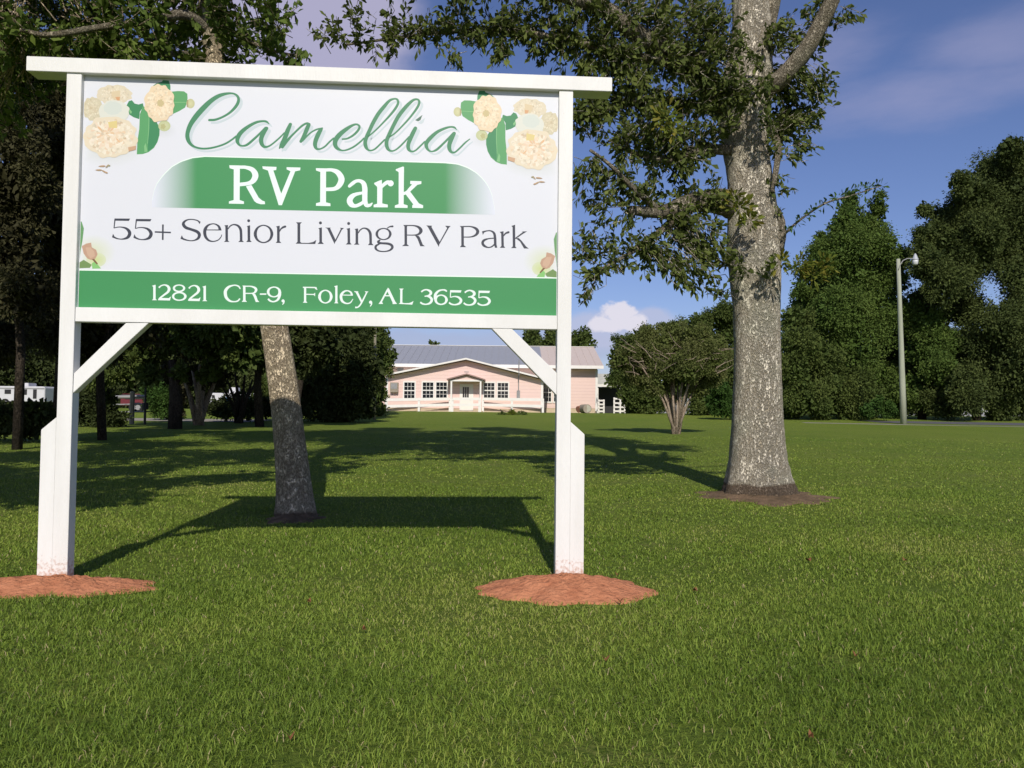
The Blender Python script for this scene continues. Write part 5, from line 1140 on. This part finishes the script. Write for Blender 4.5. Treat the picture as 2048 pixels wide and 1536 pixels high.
# grey gate with its post and a black lantern post
Yg = 34.0
gt_ = thing('farm_gate', 'grey metal gate beside a weathered post, left of the dark red vehicle', 'gate', (at(230, 840, Yg).x, Yg, float(gz(0, Yg))))
a, b = at(190, 795, Yg), at(290, 793, Yg)
for z in (0, -.32, -.64): MB().tube([a + Vector((0, 0, z)), b + Vector((0, 0, z))], [.03 if z else .07] * 2, 8).build('gate_bar', M_greym, gt_)
for p in (a, b): MB().tube([p + Vector((0, 0, .06)), Vector((p.x, p.y, float(gz(0, Yg)) + .08))], [.035] * 2, 8).build('gate_stile', M_greym, gt_)
p = at(265, 783, Yg - .4); tag(MB().tube([Vector((p.x, p.y, float(gz(0, Yg)) - .1)), Vector((p.x, p.y, p.z - .04)), p], [.11, .10, .07], 8, True, .06).build('fence_post', M_woodpole, None, loc=(p.x, p.y, float(gz(0, Yg)))), 'weathered grey wooden post in front of the grey gate', 'post')
p = at(292, 758, 33); g0 = float(gz(0, 33)); ln = thing('lantern_post', 'slim black lantern post under the dark trees', 'lamp post', (p.x, 33, g0))
MB().tube([(p.x, 33, g0 - .1), (p.x, 33, p.z)], [.05, .04], 8).build('pole', M_dark, ln)
MB().tube([(p.x, 33, p.z), (p.x, 33, p.z + .05), (p.x, 33, p.z + .22), (p.x, 33, p.z + .3)], [.05, .10, .12, .02], 8).build('lamp_head', M_dark, ln)
MB().tube([(p.x, 33, g0 + .62), (p.x, 33, g0 + .9)], [.13, .13], 8).build('planter_ring', M_dark, ln)
# pale shed and white fences right of the house
Ysh = 76.0
sh_ = thing('shed', 'small pale-roofed open shed behind the right end of the house', 'shed', (X(1215, Ysh), Ysh, GB))
a, b = at(1190, 768, Ysh), at(1246, 753, Ysh)
MB().prism([(a.x, Ysh, a.z), (b.x, Ysh, a.z), (b.x, Ysh + 2.2, b.z + .35), (a.x, Ysh + 2.2, b.z + .35)], (0, 0, -.1)).build('roof', mat('pale_roof', (.50, .50, .44), .6, .3, (.42, .42, .38), 3), sh_)
MB().box((a.x, Ysh - .06, a.z - .26), (b.x, Ysh - .01, a.z - .02)).build('fascia', M_trim, sh_)
for x in (a.x + .2, b.x - .3): MB().box((x, Ysh + .1, GB), (x + .14, Ysh + .24, a.z - .12)).build('shed_post', M_trim, sh_)
MB().box((a.x + .1, Ysh + 2.4, GB), (b.x - .1, Ysh + 2.5, a.z - .2)).build('back_wall', M_dark, sh_)
def white_fence(x0, x1, y0, Y, label):
    r = thing('picket_fence', label, 'fence', (X((x0 + x1) / 2, Y), Y, GB), 'white fences right of the house'); a, b = at(x0, y0, Y), at(x1, y0, Y); h = a.z - GB
    for z in (.15, .4, .65, .92): MB().box((a.x, Y, GB + h * z - .07), (b.x, Y + .03, GB + h * z + .07)).build('rail', M_trim, r)
    n = max(2, int((b.x - a.x) / 1.2) + 1)
    for i in range(n): x = a.x + (b.x - a.x - .12) * i / (n - 1); MB().box((x, Y + .031, GB - .1), (x + .14, Y + .15, GB + h)).build('post', M_trim, r)
white_fence(1227, 1251, 795, 70, 'white slatted fence panel seen beside the dark evergreen right of the house')
white_fence(1196, 1209, 799, 69, 'narrow white fence panel touching the right corner of the house')

# ================================================================= ROADS
M_road = mat('pale_gravel', (.34, .31, .27), .95, .1, (.26, .24, .20), 3, .6, 30)
M_asph = mat('grey_road', (.13, .13, .135), .9, .2, (.10, .10, .105), 3, .5, 40)
def road(name, x0, x1, y0, y1, m, lift=.006):
    n = 24; mb = MB(); rows = []
    for i in range(n + 1):
        t = i / n; xx = x0 + (x1 - x0) * t
        r_ = []
        for Yv in (y0(t), (y0(t) + y1(t)) / 2, y1(t)): r_.append((xx, Yv, float(gz(xx, Yv)) + lift))
        rows.append(r_)
    for i in range(n):
        for k in (0, 1): mb.face([rows[i][k], rows[i + 1][k], rows[i + 1][k + 1], rows[i][k + 1]])
    o = mb.build(name, m); tag(o, kind='structure'); return o
road('driveway', -42, -12.5, lambda t: 38.0 + 1.5 * (1 - t), lambda t: 42.5 + 2 * (1 - t), M_road)
road('road', 22, 75, lambda t: 47.5 - t * 14, lambda t: 51.0 - t * 9, M_asph)
road('path', 17, 70, lambda t: 46.2 - t * 14, lambda t: 47.1 - t * 13.6, M_road, .004)

# ================================================================= LITTER
M_dry = mat('dry_leaf', (.23, .10, .045), .8, .2, (.15, .07, .03), 30)
dl = [(1390,1190,9,'dry brown leaf in the grass right of the right clay mound'), (1412,1332,0,''), (1211,1331,12,'dry orange leaf below the right clay mound'), (1388,1184,0,''), (1617,1128,10,'dry red-brown leaf in the grass right below the oak'), (1622,1490,11,'dry leaf near the bottom edge right of centre'), (1240,1212,9,'dry leaf touching the lower edge of the right clay mound'), (1712,1323,9,'pale dry leaf low on the right side of the lawn'), (618,1213,7,'dark dry leaf in the grass between the two mounds'), (728,1270,8,'dry tan leaf in a bare spot between the mounds'), (580,1492,12,'curled brown leaf near the bottom edge left of centre'), (1235,1164,7,'small dark leaf lying on the right clay mound'), (1810,1128,8,'pale straw leaf in the grass far right')]
for (x, y, s, lab) in dl:
    if not s: continue
    g = ground(x, y); r = s * g.y / F * .65; an = rng.uniform(0, 6.28); P_ = []
    for a, rr in ((0, 1.3), (.7, .75), (1.4, .7), (2.3, .8), (3.14, 1.2), (3.9, .75), (4.7, .6), (5.6, .75)):
        P_.append(Vector((g.x + r * rr * math.cos(a + an), g.y + r * rr * math.sin(a + an), g.z + .035 + .012 * math.cos(2 * a) + (.02 if lab.find('lying') > 0 else 0))))
    mb = MB(); c_ = Vector((g.x, g.y, g.z + .03 + (.02 if lab.find('lying') > 0 else 0)))
    mb.v = [tuple(c_)] + [tuple(p) for p in P_] + [tuple(p - Vector((0, 0, .002))) for p in [c_] + P_]; n = len(P_)
    mb.f = [(0, 1 + i, 1 + (i + 1) % n) for i in range(n)] + [(n + 1, n + 2 + (i + 1) % n, n + 2 + i) for i in range(n)]
    tag(mb.build('dry_leaf', M_dry, None, loc=tuple(g)), lab, 'leaf', 'dry leaves on the lawn')
